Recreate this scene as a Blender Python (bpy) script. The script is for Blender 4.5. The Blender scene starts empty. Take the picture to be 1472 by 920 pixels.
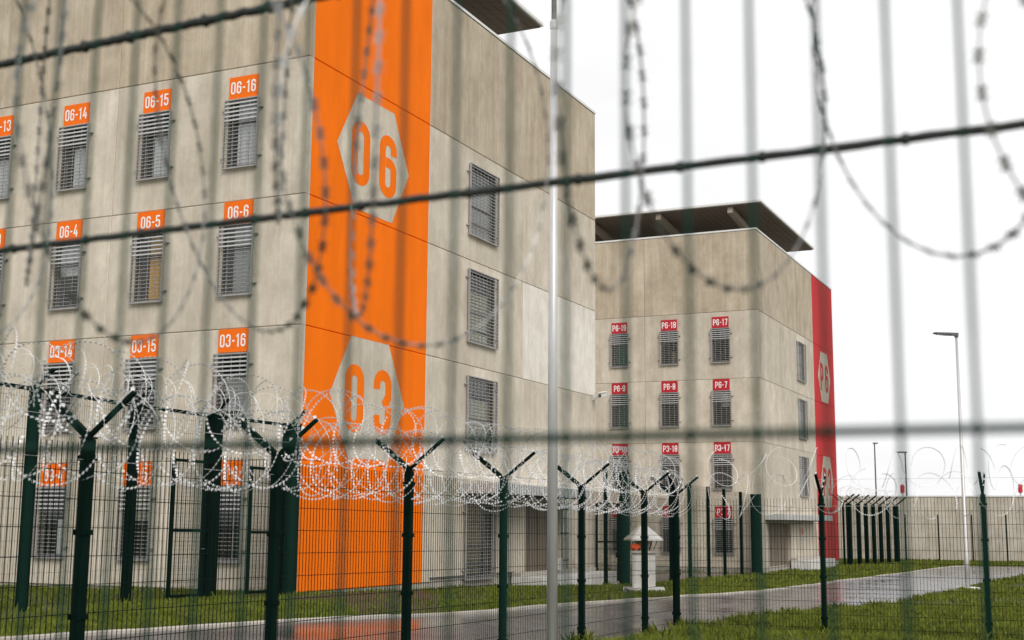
import bpy, bmesh, math, random
import numpy as np
from mathutils import Vector, Matrix

random.seed(7)
rng = np.random.default_rng(7)
scene = bpy.context.scene
col = scene.collection

# ------------------------------------------------------------------ camera
F_PX, CX, CY, EYE = 1850.0, 736.0, 460.0, 1.82
PITCH, ROLL = math.radians(8.94), math.radians(0.48)
fw = np.array([0, math.cos(PITCH), math.sin(PITCH)])
up0 = np.array([0, -math.sin(PITCH), math.cos(PITCH)])
rt0 = np.array([1.0, 0, 0])
rt = math.cos(ROLL) * rt0 + math.sin(ROLL) * up0
up = -math.sin(ROLL) * rt0 + math.cos(ROLL) * up0
O = np.array([0, 0, EYE])
cam_d = bpy.data.cameras.new('camera')
cam = bpy.data.objects.new('camera', cam_d)
col.objects.link(cam)
cam.matrix_world = Matrix(((rt[0], up[0], -fw[0], 0), (rt[1], up[1], -fw[1], 0), (rt[2], up[2], -fw[2], EYE), (0, 0, 0, 1)))
cam_d.sensor_width = 36.0
cam_d.lens = 36.0 * F_PX / 1472.0
cam_d.clip_start = 0.05
cam_d.clip_end = 5000
cam_d.dof.use_dof = True
cam_d.dof.focus_distance = 27.0
cam_d.dof.aperture_fstop = 4.2
scene.camera = cam

# ------------------------------------------------------------------ sky, sun, exposure
SUN_EL, SUN_AZ = math.radians(38), math.radians(163)      # azimuth clockwise from +Y
world = bpy.data.worlds.new('World')
scene.world = world
world.use_nodes = True
wn, wl = world.node_tree.nodes, world.node_tree.links
wn.clear()
sky = wn.new('ShaderNodeTexSky')
sky.sky_type = 'NISHITA'
sky.sun_disc = False
sky.sun_elevation = SUN_EL
sky.sun_rotation = SUN_AZ
sky.air_density = 1.0
sky.dust_density = 4.0
sat = wn.new('ShaderNodeHueSaturation')
sat.inputs['Saturation'].default_value = 0.06
cloud = wn.new('ShaderNodeMixRGB')
cloud.inputs['Fac'].default_value = 0.86                   # an even cover of bright cloud
tc = wn.new('ShaderNodeTexCoord')
cmap = wn.new('ShaderNodeMapping'); cmap.inputs['Scale'].default_value = (1.6, 1.6, 5.0)
cnz = wn.new('ShaderNodeTexNoise'); cnz.inputs['Scale'].default_value = 1.8; cnz.inputs['Detail'].default_value = 5; cnz.inputs['Roughness'].default_value = 0.55
crp = wn.new('ShaderNodeValToRGB')                         # soft grey folds in the cloud cover
crp.color_ramp.elements[0].position = 0.30; crp.color_ramp.elements[1].position = 0.70
crp.color_ramp.elements[0].color = (8.7, 8.7, 8.8, 1); crp.color_ramp.elements[1].color = (10.1, 10.1, 10.1, 1)
wl.new(tc.outputs['Generated'], cmap.inputs['Vector']); wl.new(cmap.outputs[0], cnz.inputs['Vector']); wl.new(cnz.outputs['Fac'], crp.inputs['Fac'])
wl.new(crp.outputs[0], cloud.inputs['Color2'])
bg = wn.new('ShaderNodeBackground')
bg.inputs['Strength'].default_value = 0.10
wo = wn.new('ShaderNodeOutputWorld')
wl.new(sky.outputs[0], sat.inputs['Color'])
wl.new(sat.outputs[0], cloud.inputs['Color1'])
wl.new(cloud.outputs[0], bg.inputs['Color'])
wl.new(bg.outputs[0], wo.inputs['Surface'])
sun_d = bpy.data.lights.new('sun', 'SUN')
sun_d.energy = 1.5
sun_d.angle = math.radians(28)
sun_d.color = (1.0, 0.95, 0.87)
sun = bpy.data.objects.new('sun', sun_d)
col.objects.link(sun)
sd = Vector((math.sin(SUN_AZ) * math.cos(SUN_EL), math.cos(SUN_AZ) * math.cos(SUN_EL), math.sin(SUN_EL)))
sun.rotation_euler = sd.to_track_quat('Z', 'Y').to_euler()
sun.location = (0, 0, 40)
vs = scene.view_settings
vs.view_transform = 'Standard'
vs.look = 'None'
vs.exposure = 0.28
vs.gamma = 1.0
vs.use_curve_mapping = False

# ------------------------------------------------------------------ pixel helpers (photo pixels -> places on real surfaces)
def ray(px, py):
    return (px - CX) * rt - (py - CY) * up + F_PX * fw

GY = [-200, 33.0, 52.0, 70.0, 110.0, 3000.0]
GZ = [2.2, 0.0, -0.55, -0.80, -0.88, -0.90]
GZ[0] = 0.0105 * 233

def gz(y):
    return float(np.interp(y, GY, GZ))

def ground(px, py):
    d = ray(px, py)
    z = 0.0
    for _ in range(40):
        p = O + d * ((z - EYE) / d[2])
        z = gz(p[1])
    return p

def on_plane(px, py, p0, n):
    d = ray(px, py)
    return O + d * (np.dot(np.array(p0) - O, n) / np.dot(d, n))

TH = math.radians(25.2)
ER = np.array([math.sin(TH), math.cos(TH), 0])       # along the right-hand faces, away from the camera
EL = np.array([-math.cos(TH), math.sin(TH), 0])      # along the left-hand faces
ROT = math.pi / 2 - TH                               # turns local x onto ER, local y onto EL

# ------------------------------------------------------------------ mesh helpers
class MB:
    def __init__(s):
        s.v, s.f, s.m = [], [], []

    def quad(s, a, b, c, d, m=0):
        i = len(s.v)
        s.v += [tuple(a), tuple(b), tuple(c), tuple(d)]
        s.f.append((i, i + 1, i + 2, i + 3)); s.m.append(m)

    def poly(s, pts, m=0):
        i = len(s.v)
        s.v += [tuple(p) for p in pts]
        s.f.append(tuple(range(i, i + len(pts)))); s.m.append(m)

    def box(s, x0, x1, y0, y1, z0, z1, m=0):
        i = len(s.v)
        s.v += [(x0, y0, z0), (x1, y0, z0), (x1, y1, z0), (x0, y1, z0), (x0, y0, z1), (x1, y0, z1), (x1, y1, z1), (x0, y1, z1)]
        for f in ((0, 3, 2, 1), (4, 5, 6, 7), (0, 1, 5, 4), (1, 2, 6, 5), (2, 3, 7, 6), (3, 0, 4, 7)):
            s.f.append(tuple(i + k for k in f)); s.m.append(m)

    def bar(s, p, q, w, h, upv=(0, 0, 1), m=0, w2=None, h2=None):
        """rectangular bar from p to q"""
        p, q = Vector(p), Vector(q)
        d = (q - p).normalized()
        u = Vector(upv)
        if abs(d.dot(u)) > 0.98:
            u = Vector((math.sin(TH), math.cos(TH), 0))
        x = d.cross(u).normalized(); u = x.cross(d)
        w2 = w if w2 is None else w2; h2 = h if h2 is None else h2
        i = len(s.v)
        for c, ww, hh in ((p, w, h), (q, w2, h2)):
            for a, b in ((-1, -1), (1, -1), (1, 1), (-1, 1)):
                s.v.append(tuple(c + x * (a * ww / 2) + u * (b * hh / 2)))
        for f in ((0, 3, 2, 1), (4, 5, 6, 7), (0, 1, 5, 4), (1, 2, 6, 5), (2, 3, 7, 6), (3, 0, 4, 7)):
            s.f.append(tuple(i + k for k in f)); s.m.append(m)

    def tube(s, pts, r, n=8, m=0, cap=True):
        pts = [Vector(p) for p in pts]
        rs = r if hasattr(r, '__len__') else [r] * len(pts)
        base = len(s.v)
        ref = None
        for k, p in enumerate(pts):
            d = (pts[min(k + 1, len(pts) - 1)] - pts[max(k - 1, 0)]).normalized()
            if ref is None:
                ref = Vector((0, 0, 1)) if abs(d.z) < 0.9 else Vector((1, 0, 0))
            x = d.cross(ref).normalized(); y = x.cross(d).normalized(); ref = y
            for j in range(n):
                a = 2 * math.pi * j / n
                s.v.append(tuple(p + x * (math.cos(a) * rs[k]) + y * (math.sin(a) * rs[k])))
        for k in range(len(pts) - 1):
            for j in range(n):
                a = base + k * n + j; b = base + k * n + (j + 1) % n
                s.f.append((a, b, b + n, a + n)); s.m.append(m)
        if cap:
            s.f.append(tuple(base + j for j in reversed(range(n)))); s.m.append(m)
            e = base + (len(pts) - 1) * n
            s.f.append(tuple(e + j for j in range(n))); s.m.append(m)

    def mesh(s, name, mats, smooth=False):
        me = bpy.data.meshes.new(name)
        me.from_pydata(s.v, [], s.f)
        for mt in (mats if isinstance(mats, (list, tuple)) else [mats]):
            me.materials.append(mt)
        if max(s.m, default=0) > 0:
            me.polygons.foreach_set('material_index', s.m)
        if smooth:
            me.polygons.foreach_set('use_smooth', [True] * len(me.polygons))
        me.update()
        return me

    def build(s, name, mats, parent=None, loc=None, smooth=False, bevel=0.0):
        o = bpy.data.objects.new(name, s.mesh(name, mats, smooth))
        col.objects.link(o)
        o.parent = parent
        if loc is not None:
            o.location = loc
        if bevel:
            b = o.modifiers.new('bevel', 'BEVEL'); b.width = bevel; b.segments = 2; b.limit_method = 'ANGLE'
        return o

def tag(o, label=None, cat=None, group=None, kind=None):
    if label: o['label'] = label
    if cat: o['category'] = cat
    if group: o['group'] = group
    if kind: o['kind'] = kind
    return o

def empty(name, loc, rz=0.0):
    o = bpy.data.objects.new(name, None)
    o.empty_display_size = 0.3
    col.objects.link(o)
    o.location = tuple(loc); o.rotation_euler = (0, 0, rz)
    return o

def inst(name, me, parent, loc=(0, 0, 0), rot=None):
    o = bpy.data.objects.new(name, me)
    col.objects.link(o)
    o.parent = parent
    o.location = tuple(loc)
    if rot is not None:
        o.rotation_euler = rot
    return o

# ------------------------------------------------------------------ materials
def mat(name, color=(0.5, 0.5, 0.5), rough=0.6, metal=0.0, spec=0.5, noise=0.0, nscale=(8, 8, 8), bump=0.0, bscale=(30, 30, 30), rough_noise=0.0, color2=None, contrast=None, rnd=0.0):
    m = bpy.data.materials.new(name)
    m.use_nodes = True
    nt = m.node_tree; N, L = nt.nodes, nt.links
    b = N['Principled BSDF']
    b.inputs['Base Color'].default_value = (*color, 1)
    b.inputs['Roughness'].default_value = rough
    b.inputs['Metallic'].default_value = metal
    b.inputs['Specular IOR Level'].default_value = spec
    if noise or bump or rough_noise or rnd:
        g = N.new('ShaderNodeNewGeometry')
    def nz(scale, detail=6, rough_=0.6):
        mp = N.new('ShaderNodeMapping'); mp.inputs['Scale'].default_value = scale
        L.new(g.outputs['Position'], mp.inputs['Vector'])
        t = N.new('ShaderNodeTexNoise'); t.inputs['Scale'].default_value = 1; t.inputs['Detail'].default_value = detail; t.inputs['Roughness'].default_value = rough_
        L.new(mp.outputs[0], t.inputs['Vector'])
        return t
    if noise or rnd:
        t = nz(nscale)
        r = N.new('ShaderNodeValToRGB')
        c2 = color2 or tuple(c * (1 - noise) for c in color)
        lo, hi = contrast or (0.3, 0.7)
        r.color_ramp.elements[0].position = lo; r.color_ramp.elements[1].position = hi
        r.color_ramp.elements[0].color = (*c2, 1); r.color_ramp.elements[1].color = (*color, 1)
        L.new(t.outputs['Fac'], r.inputs['Fac'])
        out = r.outputs[0]
        if rnd:
            oi = N.new('ShaderNodeObjectInfo')
            mr = N.new('ShaderNodeMapRange'); mr.inputs['To Min'].default_value = 1 - rnd; mr.inputs['To Max'].default_value = 1 + rnd * 0.5
            L.new(oi.outputs['Random'], mr.inputs['Value'])
            hs = N.new('ShaderNodeHueSaturation')
            L.new(mr.outputs[0], hs.inputs['Value']); L.new(out, hs.inputs['Color'])
            out = hs.outputs[0]
        L.new(out, b.inputs['Base Color'])
    if rough_noise:
        t = nz(nscale)
        mr = N.new('ShaderNodeMapRange')
        mr.inputs['From Min'].default_value = 0.3; mr.inputs['From Max'].default_value = 0.7
        mr.inputs['To Min'].default_value = max(0.03, rough - rough_noise); mr.inputs['To Max'].default_value = rough + rough_noise
        L.new(t.outputs['Fac'], mr.inputs['Value']); L.new(mr.outputs[0], b.inputs['Roughness'])
    if bump:
        t = nz(bscale, 4)
        bp = N.new('ShaderNodeBump'); bp.inputs['Strength'].default_value = bump; bp.inputs['Distance'].default_value = 0.02
        L.new(t.outputs['Fac'], bp.inputs['Height']); L.new(bp.outputs[0], b.inputs['Normal'])
    return m

def concrete(name, light, dark, streak=0.55, rnd=0.06, stain=(0.30, 0.25, 0.18)):
    """cast concrete: vertical rain streaks, soft blotches, fine grain, small pores"""
    m = bpy.data.materials.new(name)
    m.use_nodes = True
    nt = m.node_tree; N, L = nt.nodes, nt.links
    b = N['Principled BSDF']
    b.inputs['Roughness'].default_value = 0.85
    b.inputs['Specular IOR Level'].default_value = 0.25
    g = N.new('ShaderNodeNewGeometry')
    oi = N.new('ShaderNodeObjectInfo')
    off = N.new('ShaderNodeVectorMath'); off.operation = 'MULTIPLY_ADD'
    cmb = N.new('ShaderNodeCombineXYZ')
    for k in range(3): L.new(oi.outputs['Random'], cmb.inputs[k])
    off.inputs[1].default_value = (37, 19, 23)
    L.new(cmb.outputs[0], off.inputs[0]); L.new(g.outputs['Position'], off.inputs[2])
    def nz(scale, detail=6, r=0.6):
        mp = N.new('ShaderNodeMapping'); mp.inputs['Scale'].default_value = scale
        L.new(off.outputs[0], mp.inputs['Vector'])
        t = N.new('ShaderNodeTexNoise'); t.inputs['Scale'].default_value = 1; t.inputs['Detail'].default_value = detail; t.inputs['Roughness'].default_value = r
        L.new(mp.outputs[0], t.inputs['Vector'])
        return t.outputs['Fac']
    def ramp(fac, lo, hi, c0, c1):
        r = N.new('ShaderNodeValToRGB')
        r.color_ramp.elements[0].position = lo; r.color_ramp.elements[1].position = hi
        r.color_ramp.elements[0].color = (*c0, 1); r.color_ramp.elements[1].color = (*c1, 1)
        L.new(fac, r.inputs['Fac']); return r.outputs[0]
    def mix(kind, fac, a, c):
        x = N.new('ShaderNodeMixRGB'); x.blend_type = kind
        if isinstance(fac, float): x.inputs['Fac'].default_value = fac
        else: L.new(fac, x.inputs['Fac'])
        L.new(a, x.inputs['Color1'])
        if isinstance(c, tuple): x.inputs['Color2'].default_value = (*c, 1)
        else: L.new(c, x.inputs['Color2'])
        return x.outputs[0]
    base = ramp(nz((0.50, 0.50, 0.30), 6, 0.65), 0.32, 0.68, dark, light)
    w = (1, 1, 1)
    s1 = ramp(nz((2.6, 2.6, 0.09), 8, 0.72), 0.32, 0.68, tuple(1 - streak * 0.36 for _ in w), (1.06, 1.06, 1.06))
    s2 = ramp(nz((16.0, 16.0, 0.22), 3, 0.5), 0.30, 0.75, tuple(1 - streak * 0.16 for _ in w), (1.03, 1.03, 1.03))
    c = mix('MULTIPLY', 1.0, base, s1)
    c = mix('MULTIPLY', 1.0, c, s2)
    mot = ramp(nz((1.7, 1.7, 1.3), 8, 0.75), 0.30, 0.70, (0.80, 0.79, 0.77), (1.09, 1.09, 1.10))
    c = mix('MULTIPLY', 1.0, c, mot)
    st = ramp(nz((1.1, 1.1, 0.28), 6, 0.7), 0.52, 0.78, (0, 0, 0), (0.70, 0.70, 0.70))
    c = mix('MIX', st, c, stain)
    grain = ramp(nz((55, 55, 55), 3), 0.25, 0.6, (0.90, 0.90, 0.90), (1.04, 1.04, 1.04))
    c = mix('MULTIPLY', 1.0, c, grain)
    mr = N.new('ShaderNodeMapRange'); mr.inputs['To Min'].default_value = 1 - rnd; mr.inputs['To Max'].default_value = 1 + rnd
    L.new(oi.outputs['Random'], mr.inputs['Value'])
    hs = N.new('ShaderNodeHueSaturation'); L.new(mr.outputs[0], hs.inputs['Value']); L.new(c, hs.inputs['Color'])
    L.new(hs.outputs[0], b.inputs['Base Color'])
    bp = N.new('ShaderNodeBump'); bp.inputs['Strength'].default_value = 0.25; bp.inputs['Distance'].default_value = 0.02
    L.new(nz((22, 22, 2.0), 5), bp.inputs['Height']); L.new(bp.outputs[0], b.inputs['Normal'])
    return m

M = {}
M['concrete'] = concrete('concrete', (0.69, 0.625, 0.525), (0.515, 0.458, 0.372), streak=0.32, stain=(0.385, 0.318, 0.235))
M['concrete_brown'] = concrete('concrete_brown', (0.64, 0.555, 0.435), (0.45, 0.375, 0.28), streak=0.55, stain=(0.34, 0.26, 0.175))
M['concrete_pale'] = concrete('concrete_pale', (0.82, 0.785, 0.72), (0.70, 0.655, 0.585), streak=0.2, stain=(0.55, 0.49, 0.41))
M['plinth'] = concrete('plinth_concrete', (0.52, 0.49, 0.44), (0.40, 0.37, 0.32), streak=0.5)
M['wallconc'] = concrete('perimeter_concrete', (0.68, 0.63, 0.54), (0.54, 0.49, 0.41), streak=0.7)
M['orange'] = mat('orange_paint', (0.95, 0.185, 0.003), 0.7, noise=0.16, nscale=(1.4, 1.4, 0.35), bump=0.2, bscale=(22, 22, 3), spec=0.08)
M['orange_sign'] = mat('orange_sign', (0.88, 0.160, 0.006), 0.6, spec=0.15, noise=0.05)
M['red'] = mat('red_paint', (0.62, 0.040, 0.045), 0.7, noise=0.2, nscale=(1.4, 1.4, 0.35), bump=0.2, bscale=(22, 22, 3), spec=0.08)
M['red_sign'] = mat('red_sign', (0.46, 0.008, 0.022), 0.5, noise=0.05)
M['white'] = mat('white_paint', (0.70, 0.69, 0.66), 0.55, noise=0.22, nscale=(2.5, 2.5, 1.6))
M['letter'] = mat('white_letter', (0.84, 0.82, 0.80), 0.5)
M['fascia'] = mat('fascia_metal', (0.72, 0.72, 0.70), 0.45, 0.2, noise=0.08)
M['soffit'] = mat('brown_soffit', (0.185, 0.145, 0.115), 0.75, noise=0.35, nscale=(0.4, 9, 9), bump=0.2, bscale=(1, 14, 1))
M['strut'] = mat('pale_strut', (0.33, 0.28, 0.22), 0.7, noise=0.15)
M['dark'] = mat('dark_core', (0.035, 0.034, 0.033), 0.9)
M['grille'] = mat('galvanised_grille', (0.40, 0.39, 0.38), 0.5, 0.3, noise=0.25, nscale=(14, 14, 14))
M['louvre'] = mat('pale_louvre', (0.55, 0.55, 0.55), 0.45, 0.15, noise=0.1)
M['frame'] = mat('window_frame', (0.10, 0.10, 0.10), 0.5)
M['blind'] = mat('white_blind', (0.80, 0.77, 0.78), 0.8, noise=0.12, nscale=(3, 3, 1))
M['cream'] = mat('cream_blind', (0.82, 0.76, 0.52), 0.8, noise=0.12, nscale=(3, 3, 20))
M['yellow'] = mat('orange_curtain', (0.85, 0.42, 0.03), 0.8, noise=0.3, nscale=(18, 18, 0.6))
M['teal'] = mat('dark_green_blind', (0.02, 0.075, 0.05), 0.7)
M['brown'] = mat('brown_door', (0.21, 0.165, 0.12), 0.7, noise=0.25, nscale=(9, 9, 0.4))
M['boarded'] = mat('boarded_timber', (0.34, 0.24, 0.12), 0.8, noise=0.4, nscale=(12, 12, 12))
M['green'] = mat('fence_green', (0.0022, 0.0120, 0.0085), 0.6, noise=0.4, nscale=(9, 9, 2), spec=0.035)
M['green_wire'] = mat('fence_wire_green', (0.004, 0.010, 0.008), 0.6, spec=0.05)
M['near_wire'] = mat('near_wire_green', (0.006, 0.034, 0.023), 0.6, spec=0.04, noise=0.3, nscale=(60, 60, 20))
M['razor'] = mat('razor_tape', (0.88, 0.88, 0.88), 0.40, 0.30, noise=0.18, nscale=(40, 40, 40))
M['razor_dull'] = mat('razor_tape_backlit', (0.26, 0.26, 0.25), 0.42, 0.5, noise=0.5, nscale=(30, 30, 30))  # darker copy of the tape: backlit look against the sky put into colour
M['razor_mid'] = mat('razor_tape_grey', (0.42, 0.42, 0.41), 0.42, 0.4, noise=0.4, nscale=(12, 12, 12))
M['cable'] = mat('dark_cable', (0.014, 0.020, 0.016), 0.55, noise=0.4, nscale=(60, 60, 60), bump=0.4, bscale=(90, 90, 90))
M['galv'] = mat('galvanised_pole', (0.60, 0.60, 0.60), 0.42, 0.35, noise=0.18, nscale=(30, 30, 3))
M['lamp'] = mat('dark_lamp_head', (0.10, 0.10, 0.105), 0.5, noise=0.2)
M['kerb'] = concrete('kerb_concrete', (0.50, 0.47, 0.42), (0.36, 0.33, 0.29), streak=0.2)
M['orange_plastic'] = mat('orange_plastic', (0.85, 0.10, 0.012), 0.4)
M['red_lamp'] = mat('red_obstruction_lamp', (0.55, 0.02, 0.03), 0.35)
M['bolt'] = mat('bolt_steel', (0.20, 0.20, 0.20), 0.4, 0.8)

def glass_mat():
    m = bpy.data.materials.new('window_glass'); m.use_nodes = True
    nt = m.node_tree; N, L = nt.nodes, nt.links
    N.remove(N['Principled BSDF'])
    out = N['Material Output']
    tr = N.new('ShaderNodeBsdfTransparent'); tr.inputs['Color'].default_value = (0.92, 0.94, 0.94, 1)
    gl = N.new('ShaderNodeBsdfGlossy'); gl.inputs['Roughness'].default_value = 0.05
    fr = N.new('ShaderNodeLayerWeight'); fr.inputs['Blend'].default_value = 0.5
    pw = N.new('ShaderNodeMath'); pw.operation = 'POWER'; pw.inputs[1].default_value = 4.0
    ad = N.new('ShaderNodeMath'); ad.operation = 'ADD'; ad.inputs[1].default_value = 0.04; ad.use_clamp = True
    L.new(fr.outputs['Facing'], pw.inputs[0]); L.new(pw.outputs[0], ad.inputs[0])
    mx = N.new('ShaderNodeMixShader')
    L.new(ad.outputs[0], mx.inputs[0]); L.new(tr.outputs[0], mx.inputs[1]); L.new(gl.outputs[0], mx.inputs[2])
    L.new(mx.outputs[0], out.inputs['Surface'])
    return m
M['glass'] = glass_mat()

def ground_mat():
    m = mat('lawn_soil', (0.062, 0.070, 0.014), 0.9, noise=0.5, nscale=(1.3, 1.3, 1.3), color2=(0.034, 0.038, 0.009), bump=0.8, bscale=(25, 25, 25), contrast=(0.3, 0.7))
    return m
M['lawn'] = ground_mat()

def road_mat():
    m = bpy.data.materials.new('wet_asphalt'); m.use_nodes = True
    nt = m.node_tree; N, L = nt.nodes, nt.links
    b = N['Principled BSDF']
    g = N.new('ShaderNodeNewGeometry')
    def nz(scale, detail=6):
        mp = N.new('ShaderNodeMapping'); mp.inputs['Scale'].default_value = scale
        L.new(g.outputs['Position'], mp.inputs['Vector'])
        t = N.new('ShaderNodeTexNoise'); t.inputs['Scale'].default_value = 1; t.inputs['Detail'].default_value = detail
        L.new(mp.outputs[0], t.inputs['Vector']); return t.outputs['Fac']
    r = N.new('ShaderNodeValToRGB')
    r.color_ramp.elements[0].position = 0.3; r.color_ramp.elements[1].position = 0.7
    r.color_ramp.elements[0].color = (0.066, 0.062, 0.066, 1); r.color_ramp.elements[1].color = (0.125, 0.118, 0.124, 1)
    L.new(nz((1.2, 1.2, 1.2)), r.inputs['Fac'])
    gr = N.new('ShaderNodeMixRGB'); gr.blend_type = 'MULTIPLY'; gr.inputs['Fac'].default_value = 0.7
    r2 = N.new('ShaderNodeValToRGB')
    r2.color_ramp.elements[0].position = 0.35; r2.color_ramp.elements[1].position = 0.62
    r2.color_ramp.elements[0].color = (0.55, 0.55, 0.55, 1); r2.color_ramp.elements[1].color = (1.3, 1.3, 1.3, 1)
    L.new(nz((60, 60, 60), 2), r2.inputs['Fac'])
    L.new(r.outputs[0], gr.inputs['Color1']); L.new(r2.outputs[0], gr.inputs['Color2'])
    L.new(gr.outputs[0], b.inputs['Base Color'])
    mr = N.new('ShaderNodeMapRange')
    mr.inputs['From Min'].default_value = 0.35; mr.inputs['From Max'].default_value = 0.65
    mr.inputs['To Min'].default_value = 0.11; mr.inputs['To Max'].default_value = 0.34
    L.new(nz((0.5, 0.35, 0.5), 5), mr.inputs['Value']); L.new(mr.outputs[0], b.inputs['Roughness'])
    bp = N.new('ShaderNodeBump'); bp.inputs['Strength'].default_value = 0.18; bp.inputs['Distance'].default_value = 0.01
    L.new(nz((35, 35, 35), 3), bp.inputs['Height']); L.new(bp.outputs[0], b.inputs['Normal'])
    return m
M['road'] = road_mat()
M['path'] = mat('red_brown_path', (0.115, 0.085, 0.058), 0.9, spec=0.1, noise=0.4, nscale=(5, 5, 5), bump=0.4, bscale=(40, 40, 40))
M['gravel'] = mat('gravel', (0.36, 0.30, 0.24), 0.9, noise=0.7, nscale=(9, 9, 9), bump=1.0, bscale=(14, 14, 14), contrast=(0.4, 0.6))

# ------------------------------------------------------------------ ground
def sheet(name, poly, lift, m, kind='structure', parent=None):
    """a flat area that follows the fall of the ground"""
    bm = bmesh.new()
    vs_ = [bm.verts.new((p[0], p[1], 0)) for p in poly]
    bm.faces.new(vs_)
    for y in GY[1:-1]:
        bmesh.ops.bisect_plane(bm, geom=bm.verts[:] + bm.edges[:] + bm.faces[:], plane_co=(0, y, 0), plane_no=(0, 1, 0))
    bmesh.ops.triangulate(bm, faces=bm.faces[:])
    for v in bm.verts:
        v.co.z = gz(v.co.y) + lift
    bmesh.ops.recalc_face_normals(bm, faces=bm.faces[:])
    for f in bm.faces:
        if f.normal.z < 0: f.normal_flip()
    me = bpy.data.meshes.new(name); bm.to_mesh(me); bm.free(); me.materials.append(m)
    o = bpy.data.objects.new(name, me); col.objects.link(o); o.parent = parent
    if kind: o['kind'] = kind
    return o

sheet('ground', [(-900, -150), (900, -150), (900, 2500), (-900, 2500)], 0.0, M['lawn'])

kerb_px = [(78, 918), (196, 911), (293, 903.7), (400, 897), (479, 893), (563, 889.5), (640, 886), (716, 881), (785, 874.5), (840, 870), (900, 866), (970, 861.5), (1041, 856), (1095, 852), (1166, 842.5), (1213, 835.5), (1243, 832.5), (1274, 827.6), (1304, 824.5), (1332, 820), (1369, 815.5), (1391, 814.2)]
near_px = [(902.5, 917), (1000, 901), (1079, 890), (1177, 878.5), (1291, 867), (1317, 861), (1387, 849), (1408, 841.5), (1421, 836.5), (1472, 826.5)]
kerb_pts = [ground(*p) for p in kerb_px]
near_pts = [ground(*p) for p in near_px]
k0 = kerb_pts[0] + (kerb_pts[0] - kerb_pts[3]) / np.linalg.norm(kerb_pts[0] - kerb_pts[3]) * 9
kerb_line = [k0] + kerb_pts
n0 = near_pts[0] + (near_pts[0] - near_pts[2]) / np.linalg.norm(near_pts[0] - near_pts[2]) * 14
far_r = kerb_pts[-1] + np.array([26.0, -4.0, 0])
near_r = near_pts[-1] + np.array([22.0, -3.0, 0])
road_poly = [p[:2] for p in kerb_line] + [far_r[:2], near_r[:2]] + [p[:2] for p in reversed(near_pts)] + [n0[:2]]
sheet('road', road_poly, 0.010, M['road'])
path_poly = [ground(*p)[:2] for p in ((405, 864), (430, 857.5), (606, 848), (630, 862), (640, 884), (520, 889.5), (505, 878), (470, 869))]
sheet('path', path_poly, 0.008, M['path'])

def kerb_mesh(line, name, w=0.14, h=0.07, out=1):
    pts = []
    for a, b in zip(line[:-1], line[1:]):
        n = max(1, int(np.linalg.norm(b - a) / 1.0))
        pts += [a + (b - a) * k / n for k in range(n)]
    pts.append(line[-1])
    root = empty(name, (pts[0][0], pts[0][1], gz(pts[0][1])))
    o0 = np.array(root.location)
    for a, b in zip(pts[:-1], pts[1:]):
        d = (b - a)[:2]; ln = np.linalg.norm(d)
        if ln < 0.05: continue
        d = d / ln
        n = np.array([-d[1], d[0]]) * w * out
        a2 = a[:2] + d * 0.006; b2 = b[:2] - d * 0.006
        mb = MB()
        j = random.uniform(-0.008, 0.008)
        def P(q, z): return np.array([q[0], q[1], gz(q[1]) + z]) - o0
        c = 0.015
        prof = [(0, -0.1), (0, h - c), (c / w, h), (1 - c / w, h), (1, h - c), (1, -0.1)]
        A = [P(a2 + n * t, z + (j if z > 0 else 0)) for t, z in prof]
        B = [P(b2 + n * t, z + (j if z > 0 else 0)) for t, z in prof]
        for k in range(5):
            mb.quad(A[k], B[k], B[k + 1], A[k + 1])
        mb.poly(A); mb.poly(B[::-1])
        mb.build('kerb_stone', M['kerb'], root)
    return root
tag(kerb_mesh(kerb_line, 'kerb'), kind='structure')

# ------------------------------------------------------------------ lettering (a narrow rounded stroke alphabet)
def arc(cx, cy, r, a0, a1, n=5, ry=None):
    ry = ry or r
    return [(cx + r * math.cos(math.radians(a0 + (a1 - a0) * k / n)), cy + ry * math.sin(math.radians(a0 + (a1 - a0) * k / n))) for k in range(n + 1)]

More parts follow.
